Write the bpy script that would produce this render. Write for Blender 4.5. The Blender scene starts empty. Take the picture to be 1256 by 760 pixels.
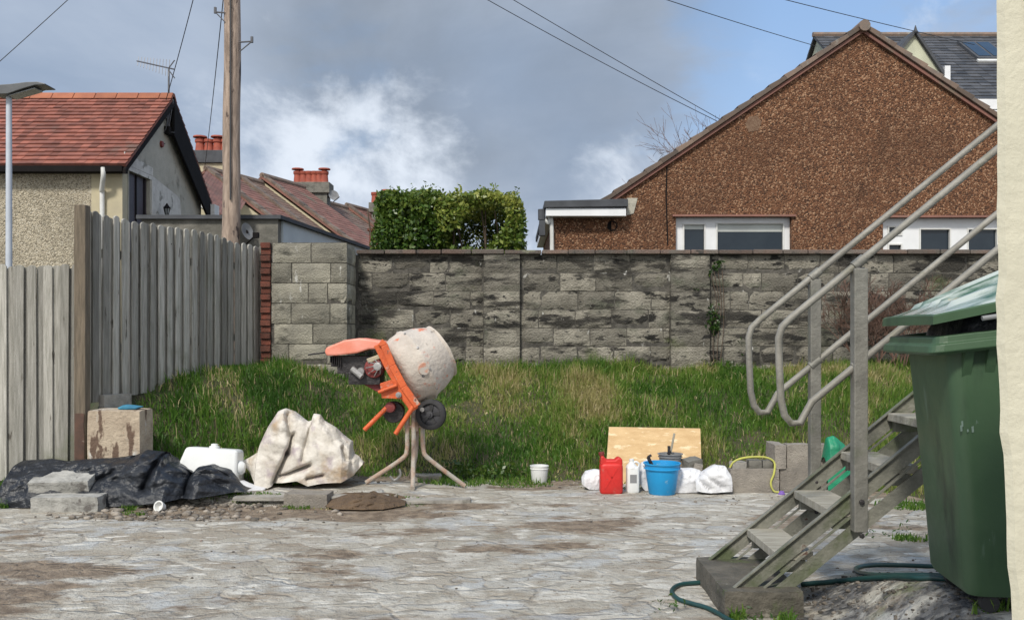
import bpy, bmesh, math, random
import numpy as np
from mathutils import Vector, Matrix, Euler
random.seed(7); RNG = np.random.default_rng(11)
SC = bpy.context.scene; COL = SC.collection
F, HX, HY, CH = 1100.0, 628.0, 410.0, 1.42      # focal length in px, principal column, horizon row, camera height
def P(px, py, Y): return Vector(((px-HX)/F*Y, Y, CH-(py-HY)/F*Y))
def S(v): return v*v*(3-2*v)
def sm(a, lo, hi):
    t = np.clip((np.asarray(a, float)-lo)/(hi-lo), 0, 1); return t*t*(3-2*t)

# ---------- numpy value noise ----------
_T = RNG.random((64, 64, 64))
def vn(p):
    p = np.asarray(p, float); i = np.floor(p).astype(int); f = p-i; f = f*f*(3-2*f)
    a = i & 63; b = (i+1) & 63
    x0, y0, z0 = a[..., 0], a[..., 1], a[..., 2]; x1, y1, z1 = b[..., 0], b[..., 1], b[..., 2]
    fx, fy, fz = f[..., 0], f[..., 1], f[..., 2]
    l = lambda u, v, t: u+(v-u)*t
    return l(l(l(_T[x0,y0,z0], _T[x1,y0,z0], fx), l(_T[x0,y1,z0], _T[x1,y1,z0], fx), fy),
             l(l(_T[x0,y0,z1], _T[x1,y0,z1], fx), l(_T[x0,y1,z1], _T[x1,y1,z1], fx), fy), fz)
def fbm(p, o=4, ridged=False):
    s = 0; a = .5; p = np.asarray(p, float)
    for k in range(o):
        n = vn(p*2**k+17.3*k)
        s = s+a*((1-abs(2*n-1)) if ridged else n); a *= .5
    return s/(1-.5**o)
def n2(x, y, sc, o=4, seed=0, ridged=False):
    x = np.asarray(x, float); y = np.asarray(y, float)
    return fbm(np.stack([x*sc+seed, y*sc+seed*1.7, np.zeros_like(x)+seed*.37], -1), o, ridged)

# ---------- scene helpers ----------
WL = {}
def wl(o): return WL.get(o.name, Vector((0, 0, 0)))
def props(o, label=None, cat=None, group=None, kind=None):
    for k, v in (('label', label), ('category', cat), ('group', group), ('kind', kind)):
        if v: o[k] = v
    return o
def T(name, label, cat, loc, group=None, rz=0):
    o = bpy.data.objects.new(name, None); COL.objects.link(o); o.empty_display_size = .1
    o.location = Vector(loc); o.rotation_euler = (0, 0, rz); WL[o.name] = Vector(loc)
    return props(o, label, cat, group)
class MB:
    def __init__(s): s.v = []; s.f = []; s.c = []; s.t = 1.0
    def add(s, vs, fs, t=None):
        n = len(s.v); s.v += [tuple(v) for v in vs]; t = s.t if t is None else t
        for f in fs: s.f.append(tuple(i+n for i in f)); s.c.append(t)
        return s
    def box(s, a, b, M=None, t=None):
        x0, y0, z0 = a; x1, y1, z1 = b
        vs = [Vector(q) for q in ((x0,y0,z0),(x1,y0,z0),(x1,y1,z0),(x0,y1,z0),(x0,y0,z1),(x1,y0,z1),(x1,y1,z1),(x0,y1,z1))]
        if M is not None: vs = [M @ q for q in vs]
        return s.add(vs, [(0,3,2,1),(4,5,6,7),(0,1,5,4),(1,2,6,5),(2,3,7,6),(3,0,4,7)], t)
    def ring(s, c, u, w, r, n): return [c+(u*math.cos(2*math.pi*k/n)+w*math.sin(2*math.pi*k/n))*r for k in range(n)]
    def tube(s, pts, r, n=10, caps=True, t=None):
        pts = [Vector(p) for p in pts]; rs = r if isinstance(r, (list, tuple)) else [r]*len(pts)
        d0 = (pts[1]-pts[0]).normalized(); u = d0.orthogonal().normalized(); vs = []
        for i, p in enumerate(pts):
            d = (pts[min(i+1, len(pts)-1)]-pts[max(i-1, 0)]).normalized()
            u = (u-d*u.dot(d)).normalized(); w = d.cross(u); vs += s.ring(p, u, w, rs[i], n)
        fs = [(i*n+k, i*n+(k+1) % n, (i+1)*n+(k+1) % n, (i+1)*n+k) for i in range(len(pts)-1) for k in range(n)]
        if caps: fs += [tuple(range(n))[::-1], tuple((len(pts)-1)*n+k for k in range(n))]
        return s.add(vs, fs, t)
    def lathe(s, o, ax, prof, n=32, t=None, caps=(True, True)):
        o = Vector(o); ax = Vector(ax).normalized(); u = ax.orthogonal().normalized(); w = ax.cross(u); vs = []
        for h, r in prof: vs += s.ring(o+ax*h, u, w, max(r, 1e-4), n)
        m = len(prof)
        fs = [(i*n+k, i*n+(k+1) % n, (i+1)*n+(k+1) % n, (i+1)*n+k) for i in range(m-1) for k in range(n)]
        if caps[0]: fs.append(tuple(range(n))[::-1])
        if caps[1]: fs.append(tuple((m-1)*n+k for k in range(n)))
        return s.add(vs, fs, t)
    def prism(s, poly, d, t=None):            # closed 3-D polygon extruded by vector d
        poly = [Vector(p) for p in poly]; d = Vector(d); n = len(poly)
        return s.add(poly+[p+d for p in poly], [tuple(range(n))[::-1], tuple(range(n, 2*n))]+[(k, (k+1) % n, n+(k+1) % n, n+k) for k in range(n)], t)
def finish(me, o, mats, smooth, bevel, subsurf, ang=35):
    for m in (mats if isinstance(mats, (list, tuple)) else [mats]): me.materials.append(m)
    if smooth: me.polygons.foreach_set('use_smooth', [True]*len(me.polygons))
    if bevel:
        b = o.modifiers.new('bevel', 'BEVEL'); b.width = bevel; b.segments = 2; b.limit_method = 'ANGLE'; b.angle_limit = math.radians(40)
    if subsurf:
        b = o.modifiers.new('sub', 'SUBSURF'); b.levels = subsurf; b.render_levels = subsurf
def obj(name, mb, mat, parent=None, smooth=False, bevel=0, sub=0, local=False, at=None, **kw):
    me = bpy.data.meshes.new(name); o = bpy.data.objects.new(name, me); COL.objects.link(o)
    org = Vector((0, 0, 0))
    if parent is not None: o.parent = parent; org = wl(parent)
    elif at is not None: org = Vector(at); o.location = org
    elif not local and mb.v:
        a = np.array(mb.v); lo = a.min(0); hi = a.max(0); org = Vector(((lo[0]+hi[0])/2, (lo[1]+hi[1])/2, lo[2])); o.location = org
    if not local: vs = [Vector(v)-org for v in mb.v]
    else: vs = mb.v; org = Vector((0, 0, 0))
    WL[o.name] = org
    me.from_pydata(vs, [], mb.f); me.update()
    bm = bmesh.new(); bm.from_mesh(me); bmesh.ops.recalc_face_normals(bm, faces=bm.faces); bm.to_mesh(me); bm.free()
    at_ = me.attributes.new('tint', 'FLOAT', 'FACE'); at_.data.foreach_set('value', np.array(mb.c, dtype=np.float32))
    finish(me, o, mat, smooth, bevel, sub)
    if smooth and not sub:
        try: me.set_sharp_from_angle(angle=math.radians(40))
        except Exception: pass
    return props(o, **{'label': kw.get('label'), 'cat': kw.get('cat'), 'group': kw.get('group'), 'kind': kw.get('kind')})
def npobj(name, V, Q, mat, parent=None, tint=None, smooth=False, attrs=None, midx=None, at=None, **kw):
    V = np.asarray(V, np.float32).reshape(-1, 3); Q = np.asarray(Q, np.int32); k = Q.shape[1]
    org = np.array(wl(parent) if parent is not None else (at if at is not None else (0, 0, 0)), np.float32)
    me = bpy.data.meshes.new(name); o = bpy.data.objects.new(name, me); COL.objects.link(o)
    if parent is not None: o.parent = parent
    else: o.location = Vector(org.tolist())
    WL[o.name] = Vector(org.tolist())
    me.vertices.add(len(V)); me.vertices.foreach_set('co', (V-org).ravel())
    me.loops.add(Q.size); me.loops.foreach_set('vertex_index', Q.ravel())
    me.polygons.add(len(Q)); me.polygons.foreach_set('loop_start', np.arange(len(Q), dtype=np.int32)*k)
    try: me.polygons.foreach_set('loop_total', np.full(len(Q), k, np.int32))
    except Exception: pass
    me.update(calc_edges=True); me.validate()
    if tint is not None:
        a = me.attributes.new('tint', 'FLOAT', 'FACE'); a.data.foreach_set('value', np.asarray(tint, np.float32))
    for nm, arr in (attrs or {}).items():
        a = me.attributes.new(nm, 'FLOAT', 'POINT'); a.data.foreach_set('value', np.asarray(arr, np.float32).ravel())
    for m in (mat if isinstance(mat, list) else [mat]): me.materials.append(m)
    if smooth: me.polygons.foreach_set('use_smooth', [True]*len(me.polygons))
    return props(o, kw.get('label'), kw.get('cat'), kw.get('group'), kw.get('kind'))
def gridquads(nu, nv):
    i = np.arange(nu-1)[:, None]*nv+np.arange(nv-1)[None, :]
    return np.stack([i, i+nv, i+nv+1, i+1], -1).reshape(-1, 4)
def rot(axis, deg): return Matrix.Rotation(math.radians(deg), 4, axis)
def bez(pts, n=8):                            # Catmull-Rom through points
    pts = [Vector(p) for p in pts]; out = []; q = [pts[0]*2-pts[1]]+pts+[pts[-1]*2-pts[-2]]
    for i in range(1, len(q)-2):
        for k in range(n):
            t = k/n; a, b, c, d = q[i-1], q[i], q[i+1], q[i+2]
            out.append(.5*((2*b)+(c-a)*t+(2*a-5*b+4*c-d)*t*t+(3*b-a-3*c+d)*t**3))
    return out+[pts[-1]]

# ---------- materials ----------
def node(nt, ty, **kw):
    n = nt.nodes.new(ty)
    for k, v in kw.items():
        if k in ('i',):
            for a, b in v.items(): n.inputs[a].default_value = b
        else: setattr(n, k, v)
    return n
def c4(c): return (*c, 1) if len(c) == 3 else c
def mixc(nt, fac, a, b, mode='MIX'):
    m = node(nt, 'ShaderNodeMix', data_type='RGBA', blend_type=mode)
    for s, v in ((m.inputs[0], fac), (m.inputs[6], a), (m.inputs[7], b)):
        if hasattr(v, 'is_output'): nt.links.new(v, s)
        else: s.default_value = c4(v) if isinstance(v, (tuple, list)) else v
    return m.outputs[2]
def noisef(nt, co, scale, lo, hi, detail=6, stretch=None, rough=.6, dist=0):
    v = co
    if stretch:
        mp = node(nt, 'ShaderNodeMapping'); mp.inputs['Scale'].default_value = stretch; nt.links.new(co, mp.inputs[0]); v = mp.outputs[0]
    n = node(nt, 'ShaderNodeTexNoise', i={'Scale': scale, 'Detail': detail, 'Roughness': rough, 'Distortion': dist}); nt.links.new(v, n.inputs['Vector'])
    r = node(nt, 'ShaderNodeMapRange', interpolation_type='SMOOTHSTEP'); nt.links.new(n.outputs[0], r.inputs[0])
    r.inputs[1].default_value = lo; r.inputs[2].default_value = hi
    return r.outputs[0]
def M(name, c1, c2=None, scale=6, rough=.8, metal=0, bump=.2, bscale=80, tint=0, stretch=None, stains=(), coat=0, trans=0, rlo=None, bstretch=None, spec=.5, dist_=.01):
    m = bpy.data.materials.new(name); m.use_nodes = True; nt = m.node_tree; L = nt.links.new
    bs = nt.nodes['Principled BSDF']; co = node(nt, 'ShaderNodeTexCoord').outputs['Object']
    c2 = c2 or tuple(x*.75 for x in c1)
    f = noisef(nt, co, scale, .3, .7, stretch=stretch)
    c = mixc(nt, f, c1, c2)
    if tint:
        a = node(nt, 'ShaderNodeAttribute', attribute_name='tint'); mp = node(nt, 'ShaderNodeMapRange')
        L(a.outputs['Fac'], mp.inputs[0]); mp.inputs[1].default_value = 0; mp.inputs[2].default_value = 1; mp.inputs[3].default_value = 1-tint; mp.inputs[4].default_value = 1
        cc = node(nt, 'ShaderNodeCombineColor')
        for k in range(3): L(mp.outputs[0], cc.inputs[k])
        c = mixc(nt, 1.0, c, cc.outputs[0], 'MULTIPLY')
    for st in stains:                          # (colour, scale, lo, hi, stretch)
        c = mixc(nt, noisef(nt, co, st[1], st[2], st[3], stretch=st[4] if len(st) > 4 else None, detail=8), c, st[0])
    L(c, bs.inputs['Base Color']); bs.inputs['Metallic'].default_value = metal; bs.inputs['Specular IOR Level'].default_value = spec
    if rlo is not None:
        mp = node(nt, 'ShaderNodeMapRange'); L(noisef(nt, co, scale*1.7, .35, .65), mp.inputs[0]); mp.inputs[3].default_value = rlo; mp.inputs[4].default_value = rough; L(mp.outputs[0], bs.inputs['Roughness'])
    else: bs.inputs['Roughness'].default_value = rough
    if coat: bs.inputs['Coat Weight'].default_value = coat
    if trans: bs.inputs['Transmission Weight'].default_value = trans
    if bump:
        b = node(nt, 'ShaderNodeBump', i={'Strength': bump, 'Distance': dist_}); L(noisef(nt, co, bscale, .2, .8, detail=5, stretch=bstretch), b.inputs['Height']); L(b.outputs[0], bs.inputs['Normal'])
    return m
def leafmat(name, stops, trans=.35, rough=.5):
    m = bpy.data.materials.new(name); m.use_nodes = True; nt = m.node_tree; L = nt.links.new; bs = nt.nodes['Principled BSDF']
    a = node(nt, 'ShaderNodeAttribute', attribute_name='tint'); r = node(nt, 'ShaderNodeValToRGB'); L(a.outputs['Fac'], r.inputs[0])
    el = r.color_ramp.elements
    while len(el) < len(stops): el.new(.5)
    for e, (p, c) in zip(el, stops): e.position = p; e.color = c4(c)
    L(r.outputs[0], bs.inputs['Base Color']); bs.inputs['Roughness'].default_value = rough
    tr = node(nt, 'ShaderNodeBsdfTranslucent'); L(r.outputs[0], tr.inputs[0]); mx = node(nt, 'ShaderNodeMixShader'); mx.inputs[0].default_value = trans
    L(bs.outputs[0], mx.inputs[1]); L(tr.outputs[0], mx.inputs[2]); L(mx.outputs[0], nt.nodes['Material Output'].inputs[0])
    return m

# ---------- terrain ----------
def foot(x): return np.interp(x, [-30, -4.6, -4.1, -3.8, -2.6, -1.9, 2.7, 3.8, 6, 30], [8.3, 8.2, 7.9, 7.55, 8.15, 8.68, 8.72, 7.55, 7.2, 7.2])
def rise(x): return np.interp(x, [-4.6, -3.9, -2.6, -1.6, 2.5, 4, 30], [3.0, 1.25, 1.9, 2.25, 2.25, 2.9, 3.0])
def slabstep(x, y):
    e = 7.62+.10*(n2(x, x*0, 2.2, 3, 5)-.5)
    return sm(y, e-.015, e+.03)*sm(x, -3.9, -3.5)*(1-sm(x, -1.2, -.3))
def gz(x, y):
    x = np.asarray(x, float); y = np.asarray(y, float)
    t = np.clip((y-foot(x))/rise(x), 0, 1)
    h = .95*(.55*t*t*(3-2*t)+.45*np.sin(t*math.pi/2)*sm(t, 0, .15))
    h = h+(.17*(n2(x, y, 1.3, 3, 3)-.5)+.10*(n2(x, y, 4.2, 2, 13)-.5))*sm(t, .02, .3)*(1-sm(y, 10.4, 10.8))
    h = h+.045*slabstep(x, y)
    pad = .28*sm(5.6-y, 0, 1.6)*sm(x, 1.5, 2.0)
    h = h+pad
    near = (1-sm(abs(x), 7, 9))*(1-sm(y, 8.4, 8.8))
    h = h+near*(.024*(n2(x, y, 1.1, 3, 8)-.5)+.012*(n2(x, y, 6, 3, 9)-.5))
    rub = sm(y, 6.75, 6.95)*(1-sm(y, 7.5, 7.66))*sm(x, -3.1, -2.7)*(1-sm(x, -.9, -.4))
    h = h-.02*rub+.02*rub*(n2(x, y, 9, 2, 12)-.3)
    h = h+sm(y, 13, 60)*.6
    return h
def g(x, y): return float(gz(np.array([x]), np.array([y]))[0])
# ================= MATERIALS =================
m_conc = M('pale_concrete', (.36,.34,.30), (.25,.235,.21), 9, .85, bump=.5, bscale=60, stains=[((.12,.11,.09), 5, .6, .75)])
m_block = M('weathered_block', (.395,.365,.30), (.23,.21,.17), 3.5, .92, tint=.6, bump=.9, bscale=45, dist_=.02,
            stains=[((.10,.105,.075), 2.2, .52, .72, (1,1,1.6)), ((.045,.041,.034), 1.7, .52, .60, (.6,1,2.6)), ((.022,.020,.017), 4.2, .565, .63, (.8,1,2.2)), ((.03,.03,.027), 14, .61, .68, (1,1,1.7)), ((.50,.49,.46), 9, .67, .73, (1.6,1,.8)), ((.13,.15,.06), 1.6, .6, .78)])
m_block2 = M('cleaner_block', (.40,.375,.30), (.26,.245,.20), 4, .92, tint=.45, bump=.8, bscale=55, dist_=.015,
            stains=[((.07,.068,.055), 2.4, .54, .70, (1,1,1.8)), ((.55,.54,.50), 5, .62, .7, (2,1,.6)), ((.14,.16,.08), 1.4, .6, .8)])
m_mortar = M('dark_mortar', (.12,.11,.095), (.05,.047,.04), 12, .95, bump=.8, bscale=50, stains=[((.38,.37,.34), 5, .64, .68)])
m_cope = M('brick_coping', (.215,.145,.115), (.165,.145,.125), 4, .9, tint=.5, bump=.8, bscale=60, stains=[((.06,.055,.05), 5, .56, .68), ((.2,.2,.14), 4, .62, .7)])
m_redbrick = M('red_brick', (.22,.065,.04), (.12,.05,.035), 8, .9, tint=.4, bump=.6)
m_fence = M('silvered_timber', (.52,.50,.45), (.31,.30,.26), 5, .9, tint=.6, stretch=(9,9,.6), bump=.6, bscale=26, bstretch=(7,7,.5), dist_=.006,
            stains=[((.16,.17,.11), 1.2, .55, .75), ((.09,.08,.065), 7, .62, .7, (3,3,.5)), ((.05,.045,.04), 16, .7, .74)])
m_post = M('brown_timber', (.20,.16,.115), (.11,.09,.065), 5, .9, stretch=(8,8,.6), bump=.6, bscale=25, bstretch=(6,6,.5))
m_pole = M('pole_timber', (.44,.34,.27), (.22,.165,.13), 4, .85, stretch=(5,5,.8), bump=.6, bscale=16, bstretch=(5,5,.5), stains=[((.045,.03,.03), 4, .58, .66, (2.2,2.2,.7))])
m_pebble = None
def pebbledash(name, a, b, spk, scl=42, spf=.62):
    m = bpy.data.materials.new(name); m.use_nodes = True; nt = m.node_tree; L = nt.links.new; bs = nt.nodes['Principled BSDF']; co = node(nt, 'ShaderNodeTexCoord').outputs['Object']
    v = node(nt, 'ShaderNodeTexVoronoi', i={'Scale': scl}); L(co, v.inputs['Vector']); sp = node(nt, 'ShaderNodeSeparateColor'); L(v.outputs['Color'], sp.inputs[0])
    r = node(nt, 'ShaderNodeValToRGB'); L(sp.outputs[0], r.inputs[0]); el = r.color_ramp.elements
    while len(el) < 4: el.new(.5)
    for e, (p, c) in zip(el, ((0, b), (.35, a), (spf+.18, tuple(x*1.5 for x in a)), (.93, spk))): e.position = p; e.color = c4(c)
    c = mixc(nt, noisef(nt, co, .9, .42, .72), r.outputs[0], tuple(x*.62 for x in a)); c2 = mixc(nt, .55, r.outputs[0], c)
    c3 = mixc(nt, noisef(nt, co, 1.9, .55, .85, stretch=(1.2,1,.6)), c2, tuple(x*.45 for x in a))
    L(c3, bs.inputs['Base Color']); bs.inputs['Roughness'].default_value = .9
    bp = node(nt, 'ShaderNodeBump', i={'Strength': .9, 'Distance': .02}); L(v.outputs['Distance'], bp.inputs['Height']); bp.invert = True; L(bp.outputs[0], bs.inputs['Normal'])
    return m
m_pebble = pebbledash('brown_pebbledash', (.132,.058,.027), (.040,.019,.011), (.37,.225,.135), 46)
m_harl = pebbledash('cream_harling', (.36,.315,.235), (.19,.165,.12), (.52,.475,.385), 48)
m_render = M('grey_render', (.46,.435,.365), (.36,.345,.29), 3, .9, bump=.5, bscale=40, stains=[((.19,.18,.15), 2.5, .55, .75)])
m_patch = M('worn_paint', (.62,.60,.55), (.48,.46,.42), 6, .85, stains=[((.26,.25,.22), 5, .55, .62)])
m_cream = M('cream_render', (.58,.55,.43), (.50,.475,.37), 2.5, .8, bump=.25, bscale=30, stains=[((.45,.42,.31), 3, .6, .75, (3,3,.5))])
m_creamfar = M('pale_yellow_render', (.52,.46,.31), (.42,.37,.26), 2, .85)
m_creamfar2 = M('pale_green_render', (.55,.56,.42), (.44,.45,.34), 2, .85)
m_redtile = M('red_clay_tile', (.34,.118,.08), (.24,.09,.065), 3, .8, tint=.5, bump=.3, bscale=20, stains=[((.15,.09,.07), 1.5, .58, .75)])
m_browntile = M('brown_clay_tile', (.28,.13,.10), (.20,.10,.078), 1.3, .85, tint=.25, bump=.3, bscale=20, stains=[((.15,.14,.10), 1.2, .56, .75)])
m_browntile2 = M('grey_brown_tile', (.23,.145,.11), (.18,.12,.095), 1.3, .85, tint=.25, bump=.3, stains=[((.16,.15,.11), 1.6, .52, .7)])
m_verge = M('mossy_verge', (.24,.17,.13), (.16,.13,.11), 5, .9, tint=.5, stains=[((.26,.25,.22), 4, .6, .7)])
m_slate = M('grey_slate', (.10,.10,.105), (.062,.064,.07), 2.5, .6, tint=.55, bump=.3)
m_black = M('black_boards', (.008,.007,.007), (.012,.010,.010), 4, .9, spec=.2)
m_dkdoor = M('dark_door', (.045,.028,.035), (.03,.02,.025), 4, .5)
m_white = M('white_upvc', (.78,.79,.80), (.70,.71,.72), 3, .35, bump=0)
m_whitep = M('white_paint', (.70,.70,.68), (.58,.58,.55), 4, .5, bump=.1)
m_bluish = M('pale_wall_paint', (.55,.60,.62), (.46,.51,.54), 1.5, .8, bump=.1)
m_glass = M('window_glass', (.012,.02,.03), (.02,.03,.04), 2, .04, bump=0, spec=.45)
m_blind = M('roller_blind', (.55,.58,.55), (.48,.5,.48), 3, .8, bump=0)
m_felt = M('roof_felt', (.075,.08,.09), (.05,.053,.06), 4, .85)
m_stone = M('grey_stack_stone', (.20,.19,.165), (.11,.105,.09), 5, .92, bump=.8, bscale=12)
m_pot = M('terracotta_pot', (.36,.085,.05), (.25,.06,.04), 5, .8, bump=.1)
m_galv = M('galvanised_steel', (.26,.25,.22), (.17,.165,.145), 7, .6, metal=.35, bump=.25, bscale=50, stains=[((.16,.17,.12), 4, .52, .72), ((.16,.09,.05), 8, .66, .74)])
m_rail = M('dull_rail_paint', (.285,.27,.235), (.20,.19,.165), 6, .6, metal=.15, bump=.25, bscale=50, stains=[((.20,.19,.15), 7, .55, .68), ((.20,.10,.05), 12, .68, .76)])
m_string = M('mossy_steel', (.24,.235,.195), (.135,.135,.11), 6, .75, metal=.1, bump=.4, bscale=40, stains=[((.10,.12,.06), 3, .5, .7), ((.40,.39,.34), 9, .64, .72), ((.10,.055,.035), 9, .66, .72)])
m_tread = M('timber_tread', (.40,.375,.31), (.27,.25,.20), 6, .85, stretch=(1,6,1), bump=.4, stains=[((.15,.17,.09), 4, .55, .72)])
m_plinth = M('dark_damp_concrete', (.135,.12,.095), (.065,.06,.048), 6, .9, bump=.7, bscale=35, stains=[((.07,.09,.035), 5, .55, .7), ((.24,.22,.18), 9, .63, .7)])
m_bin = M('green_bin_plastic', (.058,.112,.056), (.045,.09,.046), 2, .5, bump=.08, bscale=15, rlo=.38, stains=[((.11,.17,.12), 5, .64, .76, (2.5,2.5,.5)), ((.018,.036,.022), 2.5, .52, .75, (2,2,.5)), ((.16,.22,.18), 22, .70, .76, (1,1,.5))])
m_binlid = M('green_lid_plastic', (.045,.11,.065), (.034,.085,.05), 3, .35, bump=.1, rlo=.18, stains=[((.42,.47,.44), 4.5, .38, .60, (.5,2.6,1)), ((.50,.38,.18), 6, .60, .68, (1,1,1))])  # pale layer paints wet sky sheen with whitish dirt; tan layer is leaf bits
m_rubber = M('black_rubber', (.018,.018,.02), (.028,.028,.03), 9, .7)
m_tarp = M('black_polythene', (.010,.012,.017), (.017,.020,.026), 4, .50, bump=.7, bscale=20, rlo=.30, stains=[((.11,.10,.09), 6, .66, .78)])
m_sack = M('dirty_woven_sheet', (.66,.62,.56), (.50,.46,.40), 7, .75, bump=.6, bscale=22, stains=[((.36,.25,.15), 3.4, .50, .72), ((.40,.34,.35), 6, .52, .70), ((.22,.17,.12), 9, .66, .74)])
m_sackw = M('white_sack_plastic', (.70,.70,.71), (.58,.58,.60), 9, .5, bump=.5, bscale=30, stains=[((.30,.29,.29), 9, .6, .7)])
m_drum = M('cement_caked_drum', (.58,.52,.455), (.44,.39,.34), 5, .9, bump=.6, bscale=30, stains=[((.58,.17,.09), 6, .60, .68), ((.60,.56,.50), 4, .6, .72), ((.20,.17,.14), 9, .66, .74)])
m_orange = M('orange_mixer_paint', (.68,.125,.03), (.50,.09,.025), 8, .55, bump=.3, stains=[((.46,.36,.29), 9, .56, .66), ((.14,.05,.03), 18, .62, .70)])
m_hood = M('faded_orange_hood', (.80,.33,.25), (.72,.22,.14), 5, .5, bump=.2, stains=[((.72,.40,.15), 4, .6, .7), ((.70,.55,.48), 7, .62, .7)])
m_legm = M('caked_orange_tube', (.42,.385,.335), (.40,.22,.14), 6, .8, bump=.5, stains=[((.40,.37,.32), 5, .45, .6)])
m_engine = M('oily_engine', (.025,.023,.025), (.05,.045,.045), 15, .45, metal=.3, bump=.5, bscale=30)
m_engred = M('dull_red_metal', (.22,.03,.025), (.12,.025,.025), 14, .5, bump=.3)
m_steel = M('dull_steel', (.38,.37,.36), (.25,.245,.24), 14, .5, metal=.5)
m_redp = M('red_plastic', (.60,.022,.018), (.46,.02,.016), 5, .5, bump=.2, bscale=8, stains=[((.40,.16,.12), 9, .60, .74), ((.22,.05,.04), 14, .62, .7)])
m_bluep = M('blue_plastic', (.012,.30,.62), (.012,.26,.56), 4, .5, bump=.12, stains=[((.25,.42,.52), 12, .60, .72), ((.05,.18,.28), 7, .6, .75)])
m_whitpl = M('white_plastic', (.74,.75,.74), (.66,.67,.66), 4, .4, bump=.1, stains=[((.42,.40,.36), 6, .66, .76)])
m_greyp = M('grey_plastic', (.24,.245,.25), (.17,.17,.175), 6, .6)
m_osb = M('oriented_strand_board', (.60,.42,.22), (.50,.33,.16), 10, .8, stretch=(.6,1,2), bump=.3, stains=[((.72,.57,.36), 13, .56, .66, (.6,1,2)), ((.34,.21,.10), 17, .66, .72, (1.5,1,.7))])
m_cblock = M('grey_concrete_block', (.34,.305,.26), (.25,.225,.195), 10, .95, tint=.3, bump=.7, bscale=70, stains=[((.38,.36,.33), 6, .64, .74)])
m_wetblock = M('mottled_light_block', (.42,.41,.38), (.25,.245,.225), 9, .9, bump=.6, bscale=40, stains=[((.13,.12,.11), 7, .56, .66)])
m_boxr = M('flaking_painted_masonry', (.48,.40,.30), (.34,.27,.20), 5, .9, bump=.7, bscale=30, stains=[((.60,.59,.55), 5, .50, .60, (1,1,.4)), ((.13,.085,.06), 7, .54, .60, (1.6,1.6,.5)), ((.42,.11,.06), 9, .70, .74)])
m_hose = M('dark_green_hose', (.012,.055,.05), (.01,.04,.04), 9, .4, bump=0)
m_wire = M('black_cable', (.03,.03,.035), None, 9, .6, bump=0)
m_metal = M('grey_aerial_metal', (.16,.16,.17), None, 9, .5, metal=.5, bump=0)
m_lamp = M('grey_lamp_casing', (.12,.125,.13), (.09,.095,.10), 5, .45, bump=0)
m_lens = M('lamp_lens', (.30,.32,.32), None, 5, .15, bump=0)
m_poleg = M('grey_lamp_post_paint', (.52,.56,.62), (.44,.48,.54), 4, .5, bump=.1)
m_dirt = M('brown_soil', (.15,.10,.06), (.09,.06,.038), 10, .95, bump=1, bscale=40)
m_stonep = M('pale_rubble', (.42,.37,.31), (.24,.20,.16), 7, .9, tint=.75, bump=.6, bscale=60, stains=[((.22,.07,.04), 2.5, .68, .72)])
m_rag = M('blue_cloth', (.05,.25,.38), (.03,.15,.25), 9, .8)
m_yel = M('yellow_green_rope', (.50,.50,.10), (.38,.38,.10), 9, .7)
m_greenp = M('green_plastic_sheet', (.01,.25,.12), (.01,.17,.09), 6, .45, bump=.4, bscale=20)
m_purple = M('purple_plastic', (.22,.12,.45), None, 6, .5, bump=0)
m_bark = M('dark_bark', (.12,.085,.06), (.07,.05,.035), 10, .9)
m_twig = M('reddish_twig', (.16,.09,.065), (.10,.065,.05), 10, .9, bump=0)
m_grass = leafmat('grass_blades', [(0,(.046,.125,.017)), (.25,(.095,.205,.026)), (.5,(.18,.285,.048)), (.72,(.30,.33,.092)), (.86,(.40,.355,.15)), (1,(.60,.50,.29))], .4, .55)
m_leaf = leafmat('hedge_leaves', [(0,(.018,.045,.010)), (.4,(.045,.10,.015)), (.75,(.13,.19,.03)), (1,(.32,.34,.07))], .3, .38)
m_lampred = M('rust_red_alarm', (.20,.03,.02), None, 6, .5, bump=0)

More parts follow.
